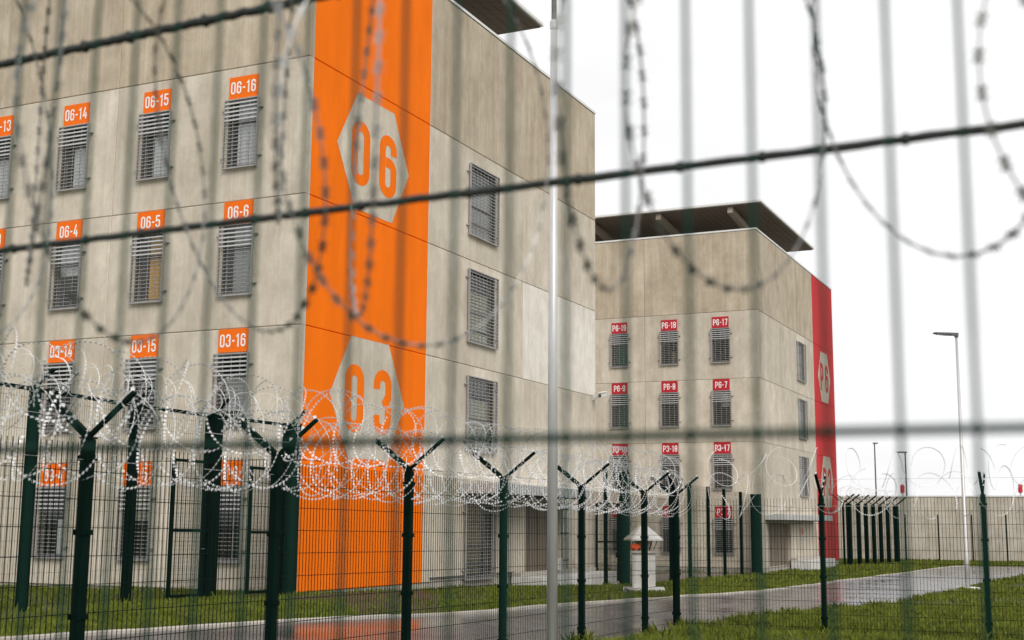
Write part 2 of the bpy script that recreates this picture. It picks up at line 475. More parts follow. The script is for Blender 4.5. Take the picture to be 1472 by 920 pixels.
gl_, gr_, gb_, gt_, rr_ = 0.075, 0.385, 0.075, 0.925, 0.15
def ring(b, t):
    return arc(gr_ - rr_, t - rr_, rr_, 0, 90) + arc(gl_ + rr_, t - rr_, rr_, 90, 180) + arc(gl_ + rr_, b + rr_, rr_, 180, 270) + arc(gr_ - rr_, b + rr_, rr_, 270, 360)
six = [(gr_, 0.70)] + arc(gr_ - rr_, gt_ - rr_, rr_, 0, 90) + arc(gl_ + rr_, gt_ - rr_, rr_, 90, 180) + arc(gl_ + rr_, gb_ + rr_, rr_, 180, 270) + arc(gr_ - rr_, gb_ + rr_, rr_, 270, 360) + arc(gr_ - rr_ * .8, 0.56 - rr_ * .8, rr_ * .8, 0, 90) + [(gl_ + 0.09, 0.56)]
GLYPH = {
    '0': (0.46, [(ring(gb_, gt_), True)]),
    '6': (0.46, [(six, False)]),
    '9': (0.46, [([(0.46 - x, 1 - y) for x, y in six], False)]),
    '8': (0.46, [(ring(gb_, 0.55), True), (ring(0.47, gt_), True)]),
    '3': (0.46, [([(gl_, 0.70)] + arc(gl_ + rr_, gt_ - rr_, rr_, 180, 90) + arc(gr_ - rr_, gt_ - rr_, rr_, 90, 0) + [(gr_, 0.60), (gr_ - 0.07, 0.51), (gr_, 0.42)] + arc(gr_ - rr_, gb_ + rr_, rr_, 0, -90) + arc(gl_ + rr_, gb_ + rr_, rr_, 270, 180) + [(gl_, 0.30)], False)]),
    '1': (0.34, [([(0.04, 0.76), (0.20, 0.92), (0.20, 0.0)], False)]),
    '4': (0.46, [([(0.26, 1.0), (0.07, 0.28), (0.45, 0.28)], False), ([(0.33, 0.56), (0.33, 0.0)], False)]),
    '5': (0.46, [([(0.41, 0.925), (0.085, 0.925), (0.085, 0.54), (0.22, 0.60)] + arc(gr_ - rr_, 0.60 - rr_, rr_, 80, 0) + arc(gr_ - rr_, gb_ + rr_, rr_, 0, -90) + arc(gl_ + rr_, gb_ + rr_, rr_, 270, 180) + [(gl_, 0.29)], False)]),
    '7': (0.44, [([(0.03, 0.925), (0.375, 0.925), (0.19, 0.0)], False)]),
    'P': (0.46, [([(gl_, 0.0), (gl_, gt_)] + arc(gr_ - rr_, gt_ - rr_, rr_, 90, 0) + arc(gr_ - rr_, 0.44 + rr_, rr_, 0, -90) + [(gl_ + 0.08, 0.44)], False)]),
    '-': (0.30, [([(0.04, 0.46), (0.26, 0.46)], False)]),
}
def strip(path, closed, t):
    P = [Vector((x, y)) for x, y in path]
    Q = [P[0]]
    for p in P[1:]:
        if (p - Q[-1]).length > 1e-4: Q.append(p)
    if closed and (Q[0] - Q[-1]).length < 1e-4: Q.pop()
    n = len(Q); Lp, Rp = [], []
    for k in range(n):
        a = Q[(k - 1) % n] if (closed or k > 0) else None
        b = Q[(k + 1) % n] if (closed or k < n - 1) else None
        d1 = (Q[k] - a).normalized() if a is not None else None
        d2 = (b - Q[k]).normalized() if b is not None else None
        d1 = d1 or d2; d2 = d2 or d1
        nn = Vector((-d1.y - d2.y, d1.x + d2.x))
        nn.normalize()
        c = max(0.5, nn.dot(Vector((-d1.y, d1.x))))
        Lp.append(Q[k] + nn * (t / 2 / c)); Rp.append(Q[k] - nn * (t / 2 / c))
    quads = []
    for k in range(n if closed else n - 1):
        j = (k + 1) % n
        quads.append((Rp[k], Rp[j], Lp[j], Lp[k]))
    return quads

def text_quads(txt, height, t=0.15, gap=0.09, widen=1.0):
    x, out = 0.0, []
    lay = 0
    for ci, ch in enumerate(txt):
        w, strokes = GLYPH[ch]
        for k, (pth, cl) in enumerate(strokes):
            for q in strip(pth, cl, t):
                out.append(([(x + p.x, p.y) for p in q], k, ci))
        x += w + gap
    tot = x - gap
    return [([((px - tot / 2) * height * widen, (py - 0.5) * height) for px, py in q], k, c) for q, k, c in out], tot * height * widen

# ------------------------------------------------------------------ cell blocks
SEAMS = [0.0, 3.37, 6.90, 10.43, 14.25, 18.85]
ROWS = [3.36, 6.89, 10.42, 13.97]          # tops of the number plates
LEN_R, LEN_L = 21.0, 20.1
PT = 0.20                                   # panel thickness

def face_L(s, z, d): return (-d, s, z)      # left-hand face: runs along local y
def face_R(s, z, d): return (s, -d, z)      # right-hand face: runs along local x

def wall_panel(root, fc, s0, s1, z0, z1, holes, m, name='wall_panel', d0=0.0):
    g, c = 0.004, 0.022
    s0 += g; s1 -= g; z0 += g; z1 -= g
    a0, a1, b0, b1 = s0 + c, s1 - c, z0 + c, z1 - c
    xs = sorted({a0, a1, *[min(max(h[i], a0), a1) for h in holes for i in (0, 1)]})
    zs = sorted({b0, b1, *[min(max(h[i], b0), b1) for h in holes for i in (2, 3)]})
    mb = MB()
    P = lambda s, z, d: fc(s, z, d + d0)
    for i in range(len(xs) - 1):
        for j in range(len(zs) - 1):
            xm, zm = (xs[i] + xs[i + 1]) / 2, (zs[j] + zs[j + 1]) / 2
            if any(h[0] < xm < h[1] and h[2] < zm < h[3] for h in holes): continue
            mb.quad(P(xs[i], zs[j], 0), P(xs[i + 1], zs[j], 0), P(xs[i + 1], zs[j + 1], 0), P(xs[i], zs[j + 1], 0))
    inner = [(a0, b0), (a1, b0), (a1, b1), (a0, b1)]; outer = [(s0, z0), (s1, z0), (s1, z1), (s0, z1)]
    for k in range(4):
        j = (k + 1) % 4
        mb.quad(P(*outer[k], -c), P(*outer[j], -c), P(*inner[j], 0), P(*inner[k], 0))
        mb.quad(P(*outer[k], -PT), P(*outer[j], -PT), P(*outer[j], -c), P(*outer[k], -c))
    for h in holes:
        q = [(h[0], h[2]), (h[1], h[2]), (h[1], h[3]), (h[0], h[3])]
        for k in range(4):
            j = (k + 1) % 4
            mb.quad(P(*q[k], 0), P(*q[j], 0), P(*q[j], -PT - 0.06), P(*q[k], -PT - 0.06))
    return mb.build(name, m, root)

def window_meshes(fc, w, h, style):
    """origin: middle of the opening's top edge. style: 'cell' or 'stair'"""
    P = lambda s, z, d: fc(s, z, d)
    def bx(mb, s0, s1, z0, z1, d0, d1):
        a, b = P(s0, z0, d0), P(s1, z1, d1)
        mb.box(min(a[0], b[0]), max(a[0], b[0]), min(a[1], b[1]), max(a[1], b[1]), min(a[2], b[2]), max(a[2], b[2]))
    fr = MB()
    f = 0.055
    bx(fr, -w / 2, -w / 2 + f, -h, 0, -0.115, -0.003); bx(fr, w / 2 - f, w / 2, -h, 0, -0.115, -0.003)
    bx(fr, -w / 2 + f, w / 2 - f, -f, 0, -0.115, -0.003); bx(fr, -w / 2 + f, w / 2 - f, -h, -h + f, -0.115, -0.003)
    split = -0.60 if style == 'cell' else -0.62
    bx(fr, -w / 2 + f, w / 2 - f, split - 0.05, split, -0.11, -0.065)
    if style == 'stair':
        bx(fr, -w / 2 + f, w / 2 - f, -1.42, -1.36, -0.11, -0.065)
        bx(fr, -w / 2 + f, w / 2 - f, -2.02, -1.96, -0.11, -0.065)
    pane = MB()
    bx(pane, -w / 2 + f, w / 2 - f, -h + f, -f, -0.092, -0.087)
    gr, lv = MB(), MB()
    gw = w / 2 + 0.075
    D = 0.10
    # side bars, top and bottom rail, uprights
    for s in (-gw, gw - 0.03):
        bx(gr, s + (0.008 if s < 0 else 0), s + (0.03 if s < 0 else 0.022), -h - 0.05, 0.0, D - 0.045, D + 0.03)
    bx(gr, -gw + 0.03, gw - 0.03, -h - 0.05, -h - 0.015, D - 0.05, D + 0.03)
    bx(gr, -gw + 0.03, gw - 0.03, -0.04, -0.005, D - 0.05, D + 0.03)
    if style == 'cell':
        ups = [-gw + 2 * gw * k / 4 for k in (1, 2, 3)]
        n1 = 5
        zt = [-0.10 - 0.118 * k for k in range(n1)]
        for z in zt:
            bx(lv, -gw + 0.032, gw - 0.032, z - 0.042, z, D - 0.025, D + 0.020)
        zb = [zt[-1] - 0.12 - k * 0.106 for k in range(60)]
        for z in zb:
            if z < -h - 0.02: break
            bx(gr, -gw + 0.03, gw - 0.03, z - 0.009, z + 0.007, D - 0.008, D + 0.016)
    else:
        ups = [-gw + 2 * gw * k / 8 for k in range(1, 8)]
        z = -0.11
        while z > -h:
            bx(gr, -gw + 0.03, gw - 0.03, z - 0.010, z + 0.008, D - 0.008, D + 0.016)
            z -= 0.112
    for s in ups:
        bx(gr, s - 0.009, s + 0.009, -h - 0.012, -0.04, D - 0.034, D - 0.022)
    # fixing lugs
    for s in (-1, 1):
        for z in (-0.30, -h + 0.27):
            a, b = sorted((s * gw, s * (gw + 0.10)))
            bx(gr, a, b, z - 0.018, z + 0.018, 0.0, D - 0.01)
    sill = MB()
    bx(sill, -w / 2 - 0.03, w / 2 + 0.03, -h - 0.012, -h + 0.03, -0.055, 0.035)
    return {'frame': fr.mesh('frame', M['frame']), 'pane': pane.mesh('pane', M['glass']), 'grille': gr.mesh('grille', M['grille']),
            'louvre': lv.mesh('louvre', M['louvre']) if lv.v else None, 'sill': sill.mesh('sill', M['grille'])}

def blind_mesh(fc, s0, s1, z0, z1, m, d=-0.145, slats=False):
    mb = MB()
    if slats:
        z = z0
        while z < z1 - 0.02:
            mb.quad(fc(s0, z, d - 0.02), fc(s1, z, d - 0.02), fc(s1, z + 0.055, d + 0.02), fc(s0, z + 0.055, d + 0.02))
            z += 0.05
    else:
        n = 14
        for k in range(n):
            a, b = s0 + (s1 - s0) * k / n, s0 + (s1 - s0) * (k + 1) / n
            da = d + 0.018 * math.sin(k * 1.9); db = d + 0.018 * math.sin((k + 1) * 1.9)
            mb.quad(fc(a, z0, da), fc(b, z0, db), fc(b, z1, db), fc(a, z1, da))
    return mb

CELL_W, CELL_H = 1.0, 1.93
WM = {('L', 'cell'): window_meshes(face_L, CELL_W, CELL_H, 'cell'), ('R', 'stair'): window_meshes(face_R, 2.05, 2.42, 'stair')}

def put_window(root, face, kind, s, ztop, blind=None, has_louvre=True, label=None):
    me = WM[(face, kind)]
    fc = face_L if face == 'L' else face_R
    w = inst('window', me['frame'], root, fc(s, ztop, 0))
    if label: w['label'] = label
    for k in ('pane', 'grille', 'louvre', 'sill'):
        if me[k] is not None:
            inst(k, me[k], w)
    if blind:
        s0, s1, z0, z1, mk, sl = blind
        blind_mesh(fc, s0, s1, z0, z1, M[mk], slats=sl).build('blind', M[mk], w)
    return w

def number_plate(root, s, ztop, txt, msign, w=0.96, h=0.63):
    mb = MB()
    mb.box(-0.03, 0.0, -w / 2, w / 2, -h, 0)
    o = mb.build('number_plate', msign, root, (-0.012, s, ztop))
    t, tw = text_quads(txt, 0.36, t=0.13, gap=0.085)
    for ci in range(len(txt)):
        mb = MB()
        for q, k, c in t:
            if c == ci: mb.poly([(-0.036 - 0.001 * k, -x, y) for x, y in q])    # read towards the corner: text runs along -y
        mb.build('character', M['letter'], o, (0, 0, -h * 0.5))
    return o

def badge(root, s, zc, txt, mpaint):
    """grey hexagon left bare in the painted stripe, with its two characters"""
    mb = MB()
    pts = [(-2.0, 0), (-1.0, -1.68), (1.06, -1.68), (2.0, 0), (1.06, 1.70), (-1.0, 1.70)]
    mb.poly([face_R(x, z, 0.0) for x, z in pts])
    o = mb.build('hexagon_badge', M['concrete'], root, face_R(s, zc, 0.005))
    t, tw = text_quads(txt, 1.86, t=0.165, gap=0.27, widen=1.12)
    for ci in range(len(txt)):
        mb = MB()
        for q, k, c in t:
            if c == ci: mb.poly([face_R(x, z, 0.0 + 0.001 * k) for x, z in q])
        mb.build('character', mpaint, o, face_R(0, -0.02, 0.005))
    return o

def cell_block(name, corner, z0, painted, stripe, names, paint, msign, canopy, recess, pale, badges, drop, bottom):
    root = empty(name, (corner[0], corner[1], z0), ROT)
    bays_L = [0.0, 6.67, 13.4, LEN_L]
    bays_R = [PT + 0.005, 6.75, 13.9, LEN_R] if stripe == 0 else [PT + 0.005, 6.9, 14.4, LEN_R]
    cols = [2.15 + 3.03 * k for k in range(4)]
    for bi in range(3):
        for si in range(5):
            holes = []
            if si < 4:
                for s in cols:
                    if bays_L[bi] < s < bays_L[bi + 1]:
                        top = ROWS[si] - 0.66
                        holes.append((s - CELL_W / 2, s + CELL_W / 2, top - CELL_H, top))
            wall_panel(root, face_L, bays_L[bi], bays_L[bi + 1], SEAMS[si], SEAMS[si + 1], holes, M['concrete_brown' if si == 4 else 'concrete'])
    stair_top = [2.45, 6.56, 10.12, 13.72]
    for bi in range(3):
        for si in range(5):
            holes = []
            if si < 4 and bays_R[bi] < 10.5 < bays_R[bi + 1] and not (si == 0 and stripe == 2):
                t = stair_top[si]
                holes.append((10.5 - 1.025, 10.5 + 1.025, t - 2.42, t))
            if si == 0:
                for r in recess:
                    if bays_R[bi] < (r[0] + r[1]) / 2 < bays_R[bi + 1]: holes.append(r)
            m = M[paint] if bi == stripe else (M['concrete_pale'] if (bi, si) in pale else M['concrete_brown' if si == 4 else 'concrete'])
            wall_panel(root, face_R, bays_R[bi], bays_R[bi + 1], SEAMS[si], SEAMS[si + 1], holes, m, name='painted_panel' if bi == stripe else 'wall_panel')
    # plinths under both faces, following the fall of the ground
    for k in range(3):
        mb = MB()
        mb.box(0.04, PT, bays_L[k] + 0.008, bays_L[k + 1] - 0.008, -1.2, -0.004); mb.build('plinth', M['plinth'], root)
        mb = MB()
        mb.box(bays_R[k] + 0.008, bays_R[k + 1] - 0.008, 0.04, PT, -1.2, -0.004); mb.build('plinth', M['plinth'], root)
    # hidden body, back walls and flat roof
    mb = MB()
    mb.box(0.75, LEN_R - PT - 0.02, 0.75, LEN_L - PT - 0.02, -1.0, 18.2)
    mb.build('inner_core', M['dark'], root)
    mb = MB()
    mb.box(LEN_R - PT, LEN_R - 0.011, PT + 0.01, LEN_L - PT - 0.006, -1.2, 18.80); mb.build('rear_wall', M['concrete'], root)
    mb = MB()
    mb.box(PT + 0.01, LEN_R - 0.011, LEN_L - PT, LEN_L - 0.011, -1.2, 18.79); mb.build('side_wall', M['concrete'], root)
    mb = MB(); mb.box(PT + 0.02, LEN_R - PT - 0.03, PT + 0.02, LEN_L - PT - 0.03, 18.21, 18.26); mb.build('roof_bounce_deck', M['plinth'], root)  # pale unseen deck, added to bounce light up onto the soffit
    # metal coping on the parapet
    for a in ((-0.03, 0.26, -0.03, LEN_L), (0.263, LEN_R + 0.01, -0.03, 0.26)):
        mb = MB(); mb.box(a[0], a[1], a[2], a[3], 18.853, 18.95); mb.build('coping', M['fascia'], root)
    # floating roof plate with white edge, brown underside and raking struts
    rx0, rx1, ry0, ry1, rz = 1.3, 15.6, 0.0, 17.0, 20.75
    mb = MB()
    mb.box(rx0, rx1, ry0, ry1, rz, rz + 0.17)
    rf = mb.build('roof_plate', M['fascia'], root, bevel=0.04)
    nb = 46
    for k in range(nb):
        y0 = ry0 + 0.10 + (ry1 - ry0 - 0.2) * k / nb; y1 = ry0 + 0.10 + (ry1 - ry0 - 0.2) * (k + 1) / nb - 0.02
        mb = MB(); mb.box(rx0 + 0.1, rx1 - 0.1, y0, y1, rz - 0.05, rz - 0.003); mb.build('soffit_board', M['soffit'], rf)
    for y in (1.9, 6.3, 10.7, 15.1):
        mb = MB()
        mb.bar((rx0 + 0.25, y, rz - 0.24), (rx0 + 3.9, y, rz - 0.62), 0.30, 0.36)
        mb.build('roof_strut', M['strut'], root)
        mb = MB(); mb.box(rx0 + 3.55, rx0 + 3.75, y - 0.10, y + 0.10, 18.25, rz - 0.78); mb.build('roof_post', M['soffit'], root)
    # windows and plates
    for si in range(4):
        for k, s in enumerate(cols):
            top = ROWS[si]
            nm = names[si][k] if k < len(names[si]) else None
            bl = painted.get((si, k))
            put_window(root, 'L', 'cell', s, top - 0.66, bl)
            if nm: number_plate(root, s, top, nm, M[msign])
    for si in range(4):
        if si == 0 and stripe == 2: continue
        bl = {3: (-0.9, 0.9, -2.35, -0.7, 'blind', True), 2: (-0.95, 0.75, -2.35, -0.66, 'cream', True), 1: (-0.95, 0.9, -2.35, -0.75, 'cream', True), 0: (-0.9, 0.35, -2.3, -0.05, 'boarded', False)}[si]
        put_window(root, 'R', 'stair', 10.5, stair_top[si], bl)
    for zc, txt in badges:
        badge(root, (bays_R[stripe] + bays_R[stripe + 1]) / 2 - 0.05, zc, txt, M[paint])
    # entrance canopy on the right-hand face
    s0, s1, zc, out = canopy
    mb = MB(); mb.box(s0, s1, -out, -0.004, zc, zc + 0.34); cn = mb.build('entrance_canopy', M['galv'], root, bevel=0.02)
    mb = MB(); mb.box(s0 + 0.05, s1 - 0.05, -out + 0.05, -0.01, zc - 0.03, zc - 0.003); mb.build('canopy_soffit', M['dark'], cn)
    for r in recess:
        mb = MB(); mb.box(r[0] - 0.05, r[1] + 0.05, PT + 0.05, PT + 0.10, r[2] - 0.1, r[3] + 0.05)
        dr = mb.build('entrance_door', M['brown'], root)
        for k in range(1, 4):
            x = r[0] + (r[1] - r[0]) * k / 4
            mb = MB(); mb.box(x - 0.02, x + 0.02, PT + 0.03, PT + 0.048, r[2], r[3]); mb.build('door_rib', M['frame'], dr)
    return root

C0 = np.array([-5.51, 33.27, 0.0])
P0 = np.array([13.73, 71.0, -0.55])
right_of = lambda c, s, d=0.0: c + ER * s - EL * d

block_C = cell_block('cell_block', C0, 0.0,
    {(3, 0): (-0.47, 0.24, -1.88, -0.05, 'blind', False), (3, 1): (-0.47, 0.14, -1.88, -0.62, 'blind', False), (3, 2): (-0.47, 0.12, -1.88, -0.62, 'blind', False), (3, 3): (-0.47, 0.1, -1.88, -0.6, 'blind', False),
     (2, 0): (-0.47, 0.22, -1.88, -0.05, 'blind', True), (2, 1): (-0.47, 0.08, -1.88, -0.05, 'yellow', False), (2, 2): (-0.45, 0.40, -0.95, -0.1, 'blind', False), (1, 0): (-0.47, 0.30, -1.5, -0.6, 'blind', True), (1, 1): (-0.47, 0.2, -0.8, -0.05, 'blind', True), (0, 2): (-0.47, -0.1, -1.88, -0.9, 'blind', False), (0, 1): (-0.47, 0.3, -0.9, -0.05, 'cream', True), (1, 3): (-0.4, 0.2, -1.88, -0.4, 'cream', False), (1, 2): (-0.3, 0.3, -1.88, -1.2, 'brown', False)},
    0, [['03-6', '03-5', '03-4', '03-3'], ['03-16', '03-15', '03-14', '03-13'], ['06-6', '06-5', '06-4', '06-3'], ['06-16', '06-15', '06-14', '06-13']],
    'orange', 'orange_sign', (9.1, 17.0, 2.72, 1.3), [(13.3, 16.6, 0.04, 2.55)][:0] + [(14.2, 17.4, 0.04, 2.5)], {(2, 2)}, [(12.25, '06'), (5.22, '03')], 0.55, -0.6)
tag(block_C, 'grey concrete cell block with orange corner stripe and orange number plates, nearest the camera', 'building', 'cell blocks')

block_P = cell_block('cell_block', P0, P0[2],
    {(3, 2): (-0.45, 0.3, -1.88, -0.62, 'teal', False), (2, 2): (-0.45, 0.25, -1.88, -0.62, 'teal', False), (3, 1): (-0.47, -0.1, -1.88, -1.2, 'brown', False), (1, 1): (-0.47, 0.1, -1.88, -0.7, 'brown', False), (2, 0): (-0.47, 0.0, -0.9, -0.1, 'blind', True)},
    2, [['P3-7', 'P3-8', 'P3-9'], ['P3-17', 'P3-18', 'P3-19'], ['P6-7', 'P6-8', 'P6-9'], ['P6-17', 'P6-18', 'P6-19']],
    'red', 'red_sign', (0.6, 13.0, 2.62, 1.2), [(1.4, 6.6, 0.04, 2.45)], set(), [(12.25, 'P6'), (5.22, 'P3')], 0.3, -0.4)
tag(block_P, 'grey concrete cell block with red end stripe and red number plates, farther back', 'building', 'cell blocks')

# ------------------------------------------------------------------ small things on and by the blocks
def block_pt(c, s, d, z):                       # point by the right-hand face, in world
    p = c + ER * s - EL * d
    return np.array([p[0], p[1], z])

def step_slab(name, c, s0, s1, d0, d1, top, label):
    root = empty(name, block_pt(c, s0, 0, gz(block_pt(c, s0, 0, 0)[1])), ROT)
    zb = root.location.z
    mb = MB(); mb.box(0, s1 - s0, -d1, -d0, -0.6, top - zb); mb.build('slab', M['white'], root, bevel=0.02)
    mb = MB(); mb.box(0.02, s1 - s0 - 0.02, -d0 - 0.35, -d0, top - zb + 0.003, top - zb + 0.14); mb.build('upper_step', M['plinth'], root, bevel=0.015)
    tag(root, label, 'step')
    return root
step_slab('entrance_step', C0, 12.9, 20.0, 0.06, 1.25, -0.02, 'white concrete entrance step beneath the metal canopy of the orange block')
step_slab('entrance_step', P0, 6.3, 13.6, 0.06, 1.2, -0.25, 'white concrete entrance step at the foot of the red-striped block')

def cabinet(name, p, w, dpt, h, label, cat='cabinet'):
    root = empty(name, p, ROT)
    mb = MB(); mb.box(0, w, -dpt, 0, 0, h); mb.build('casing', M['white'], root, bevel=0.012)
    mb = MB(); mb.box(0.03, w - 0.03, -dpt - 0.012, -dpt - 0.001, 0.04, h - 0.04); mb.build('door_leaf', M['louvre'], root)
    tag(root, label, cat); return root
cabinet('meter_cabinet', block_pt(C0, 16.0, 0.30, 0.125), 0.34, 0.22, 0.42, 'small white cabinet on the entrance step, nearer the orange stripe')
cabinet('meter_cabinet', block_pt(C0, 18.3, 0.30, 0.125), 0.34, 0.22, 0.42, 'small white cabinet on the entrance step, right of the downpipes')
for s, lb in ((17.45, 'thin grey downpipe beside the entrance, the left one of the pair'), (17.85, 'thin grey downpipe beside the entrance, the right one of the pair')):
    root = empty('downpipe', block_pt(C0, s, 0.07, 0.12), ROT)
    mb = MB(); mb.tube([(0, 0, 0), (0, 0, 2.5)], 0.045, 8); mb.build('pipe', M['galv'], root, smooth=True)
    for z in (0.3, 1.3, 2.2):
        mb = MB(); mb.box(-0.06, 0.06, -0.055, 0.068, z, z + 0.04); mb.build('bracket', M['bolt'], root)
    tag(root, lb, 'pipe', 'downpipes by the entrance')
# conduit along the right-hand face of the near block
mb = MB(); mb.box(7.2, 13.2, -0.05, -0.006, 0.10, 0.15)
o = mb.build('cable_conduit', M['bolt'], None, tuple(C0)); o.rotation_euler = (0, 0, ROT)
tag(o, 'thin dark conduit running low along the wall of the orange block', 'conduit')
# CCTV at the far edge
p = block_pt(C0, 20.75, 0.0, 6.85)
root = empty('surveillance_camera', p, ROT)
mb = MB(); mb.box(-0.09, 0.09, -0.06, -0.003, -0.12, 0.12); mb.build('wall_mount', M['white'], root)
mb = MB(); mb.bar((0, -0.06, 0), (0, -0.38, 0.02), 0.06, 0.06); mb.build('arm', M['white'], root)
mb = MB(); mb.bar((-0.35, -0.42, 0.03), (0.20, -0.42, 0.13), 0.17, 0.17); b_ = mb.build('housing', M['white'], root, bevel=0.02)
mb = MB(); mb.bar((-0.40, -0.42, 0.135), (0.24, -0.42, 0.255), 0.22, 0.02); mb.build('sun_shield', M['white'], b_)
mb = MB(); mb.tube([(-0.352, -0.42, 0.03), (-0.37, -0.42, 0.027)], 0.06, 12); mb.build('lens', M['dark'], b_)
tag(root, 'white surveillance camera high on the far edge of the orange block', 'camera')
# notice by the far entrance
p = block_pt(P0, 9.6, 0.02, 0.75)
root = empty('warning_notice', p, ROT)
mb = MB(); mb.box(-0.30, 0.30, -0.022, 0, 0, 1.0); mb.build('board', M['white'], root)
mb = MB(); mb.poly([(0.24 * math.cos(a), -0.026, 0.68 + 0.24 * math.sin(a)) for a in [2 * math.pi * k / 20 for k in range(20)]]); mb.build('red_disc', M['red_lamp'], root)
mb = MB()
for k in range(3): mb.box(-0.2, 0.2, -0.027, -0.024, 0.10 + 0.1 * k, 0.14 + 0.1 * k)
mb.build('text_line', M['bolt'], root)
tag(root, 'white warning notice with red disc beside the entrance of the red-striped block', 'sign')

# ------------------------------------------------------------------ fences
def panel_mesh(a, b, hgt, o0, pitch=0.05, hp=0.2, r=0.0028, zfun=gz, gap=0.06, z_lo=0.06):
    """welded wire panel between two posts; verticals and horizontals are real wires"""
    a, b = np.array(a[:2]), np.array(b[:2])
    d = b - a; ln = np.linalg.norm(d); d = d / ln
    a = a + d * gap; ln -= 2 * gap
    n = max(2, int(ln / pitch))
    nx, ny = -d[1], d[0]
    V, Fc = [], []
    def prism(p, q, w):
        i = len(V)
        p = np.array(p) - o0; q = np.array(q) - o0
        ax = (q - p) / np.linalg.norm(q - p)
        if abs(ax[2]) > 0.5: e1, e2 = np.array([d[0], d[1], 0]), np.array([nx, ny, 0])
        else: e1, e2 = np.array([0, 0, 1.0]), np.array([nx, ny, 0])
        for c in (p, q):
            for k in range(4):
                t = math.pi / 4 + k * math.pi / 2
                V.append(tuple(c + (e1 * math.cos(t) + e2 * math.sin(t)) * w * 1.25))
        for k in range(4):
            j = (k + 1) % 4
            Fc.append((i + k, i + j, i + 4 + j, i + 4 + k))
    for k in range(n + 1):
        q = a + d * (ln * k / n)
        z = zfun(q[1])
        prism((q[0], q[1], z + z_lo), (q[0], q[1], z + hgt), r)
    z = z_lo + 0.05
    e = a + d * ln
    off = np.array([nx, ny]) * r * 2.3
    while z <= hgt - 0.02:
        p, q = a + off, e + off
        prism((p[0], p[1], zfun(p[1]) + z), (q[0], q[1], zfun(q[1]) + z), r * 1.15)
        z += hp
    me = bpy.data.meshes.new('mesh_panel'); me.from_pydata(V, [], Fc); me.materials.append(M['green_wire'])
    return me

_c = MB(); _c.box(-0.012, 0.012, -0.012, 0.012, 0.02, 0.05)
CLIP = _c.mesh('wire_clip', M['razor'])
_c = MB(); _c.box(-0.052, 0.052, -0.004, 0.004, -0.02, 0.02); _c.box(-0.012, 0.012, -0.009, 0.009, -0.012, 0.012)
CLAMP = _c.mesh('panel_clamp', M['green'])

def fence(name, posts, hgt, label, group, pw=0.085, arms=True, arm_l=0.52, arm_side=(1, 1), widths=None, rail=False, pitch=0.05, hp=0.2, r=0.0028, cat='fence', arm_w=0.05):
    posts = [np.array(p[:2]) for p in posts]
    root = empty(name, (posts[0][0], posts[0][1], gz(posts[0][1])))
    o0 = np.array(root.location)
    n = len(posts)
    for k, p in enumerate(posts):
        d = posts[min(k + 1, n - 1)] - posts[max(k - 1, 0)]; d = d / np.linalg.norm(d)
        nv = np.array([-d[1], d[0]])
        w = widths[k] if widths else pw
        z = gz(p[1])
        base = np.array([p[0], p[1], z]) - o0
        mb = MB(); mb.bar(base + [0, 0, -0.3], base + [0, 0, hgt + 0.03], w, w, upv=(d[0], d[1], 0))
        po = mb.build('post', M['green'], root, bevel=0.006)
        mb = MB(); mb.bar(base + [0, 0, hgt + 0.032], base + [0, 0, hgt + 0.045], w + 0.012, w + 0.012, upv=(d[0], d[1], 0)); mb.build('post_cap', M['green'], po)
        if hgt < 3:
            for f in (0.12, 0.42, 0.70, 0.95):
                c_ = base + [nv[0] * (w / 2 + 0.004), nv[1] * (w / 2 + 0.004), hgt * f]
                for sg in (1, -1):
                    inst('panel_clamp', CLAMP, po, base + np.array([nv[0] * sg * (w / 2 + 0.003), nv[1] * sg * (w / 2 + 0.003), hgt * f]), (0, 0, math.atan2(d[1], d[0])))
        if arms:
            for sgn, on in zip((1, -1), arm_side):
                if not on: continue
                t = base + [0, 0, hgt + 0.045]
                e = t + np.array([nv[0] * sgn * arm_l * 0.78, nv[1] * sgn * arm_l * 0.78, arm_l * 0.60])
                aw = arm_w * (0.72 if sgn > 0 else 1.15)
                mb = MB(); mb.bar(t, e, aw, aw); ao = mb.build('barb_arm', M['green'], root)
                if hgt > 3: continue
                for f in (0.35, 0.65, 0.95):
                    inst('wire_clip', CLIP, ao, t + (e - t) * f)
        if k < n - 1:
            me = panel_mesh(p, posts[k + 1], hgt, o0, pitch, hp, r, gap=w / 2 + 0.01)
            po = inst('mesh_panel', me, root); po['kind'] = 'stuff'
            if rail:
                q = posts[k + 1]
                mb = MB(); mb.bar(np.array([p[0], p[1], z + hgt - 0.02]) - o0, np.array([q[0], q[1], gz(q[1]) + hgt - 0.02]) - o0, 0.06, 0.075)
                mb.build('top_rail', M['green'], root)
    tag(root, label, cat, group)
    return root

PA = np.array([2.73, 21.6])
er2, el2 = ER[:2], EL[:2]
def fence1_y(px):                                   # posts of the near razor fence, on the line through PA along ER
    u = (px - CX) / F_PX
    d = ray(px, 720); d2 = d[:2]
    A = np.array([[d2[0], -er2[0]], [d2[1], -er2[1]]])
    t, s = np.linalg.solve(A, PA)
    return PA + er2 * s
f1 = [PA, *[fence1_y(x) for x in (926, 836, 724, 587.5, 396, 122)]]
stp = f1[-1] - f1[-2]
f1 += [f1[-1] + stp, f1[-1] + 2 * stp]
FH = 2.11
fence('razor_fence', f1, FH, 'dark green mesh fence with Y-shaped arms running from left foreground past the orange block', 'green mesh fences', pw=0.078, arm_w=0.042)
f2 = [PA + np.array([0.01, -0.12])] + [PA - el2 * (2.42 * k) for k in (1, 2, 3, 4)]
fence('razor_fence', f2, FH, 'dark green mesh fence with sparse razor loops crossing the lawn on the right', 'green mesh fences', pw=0.07, arm_w=0.036)

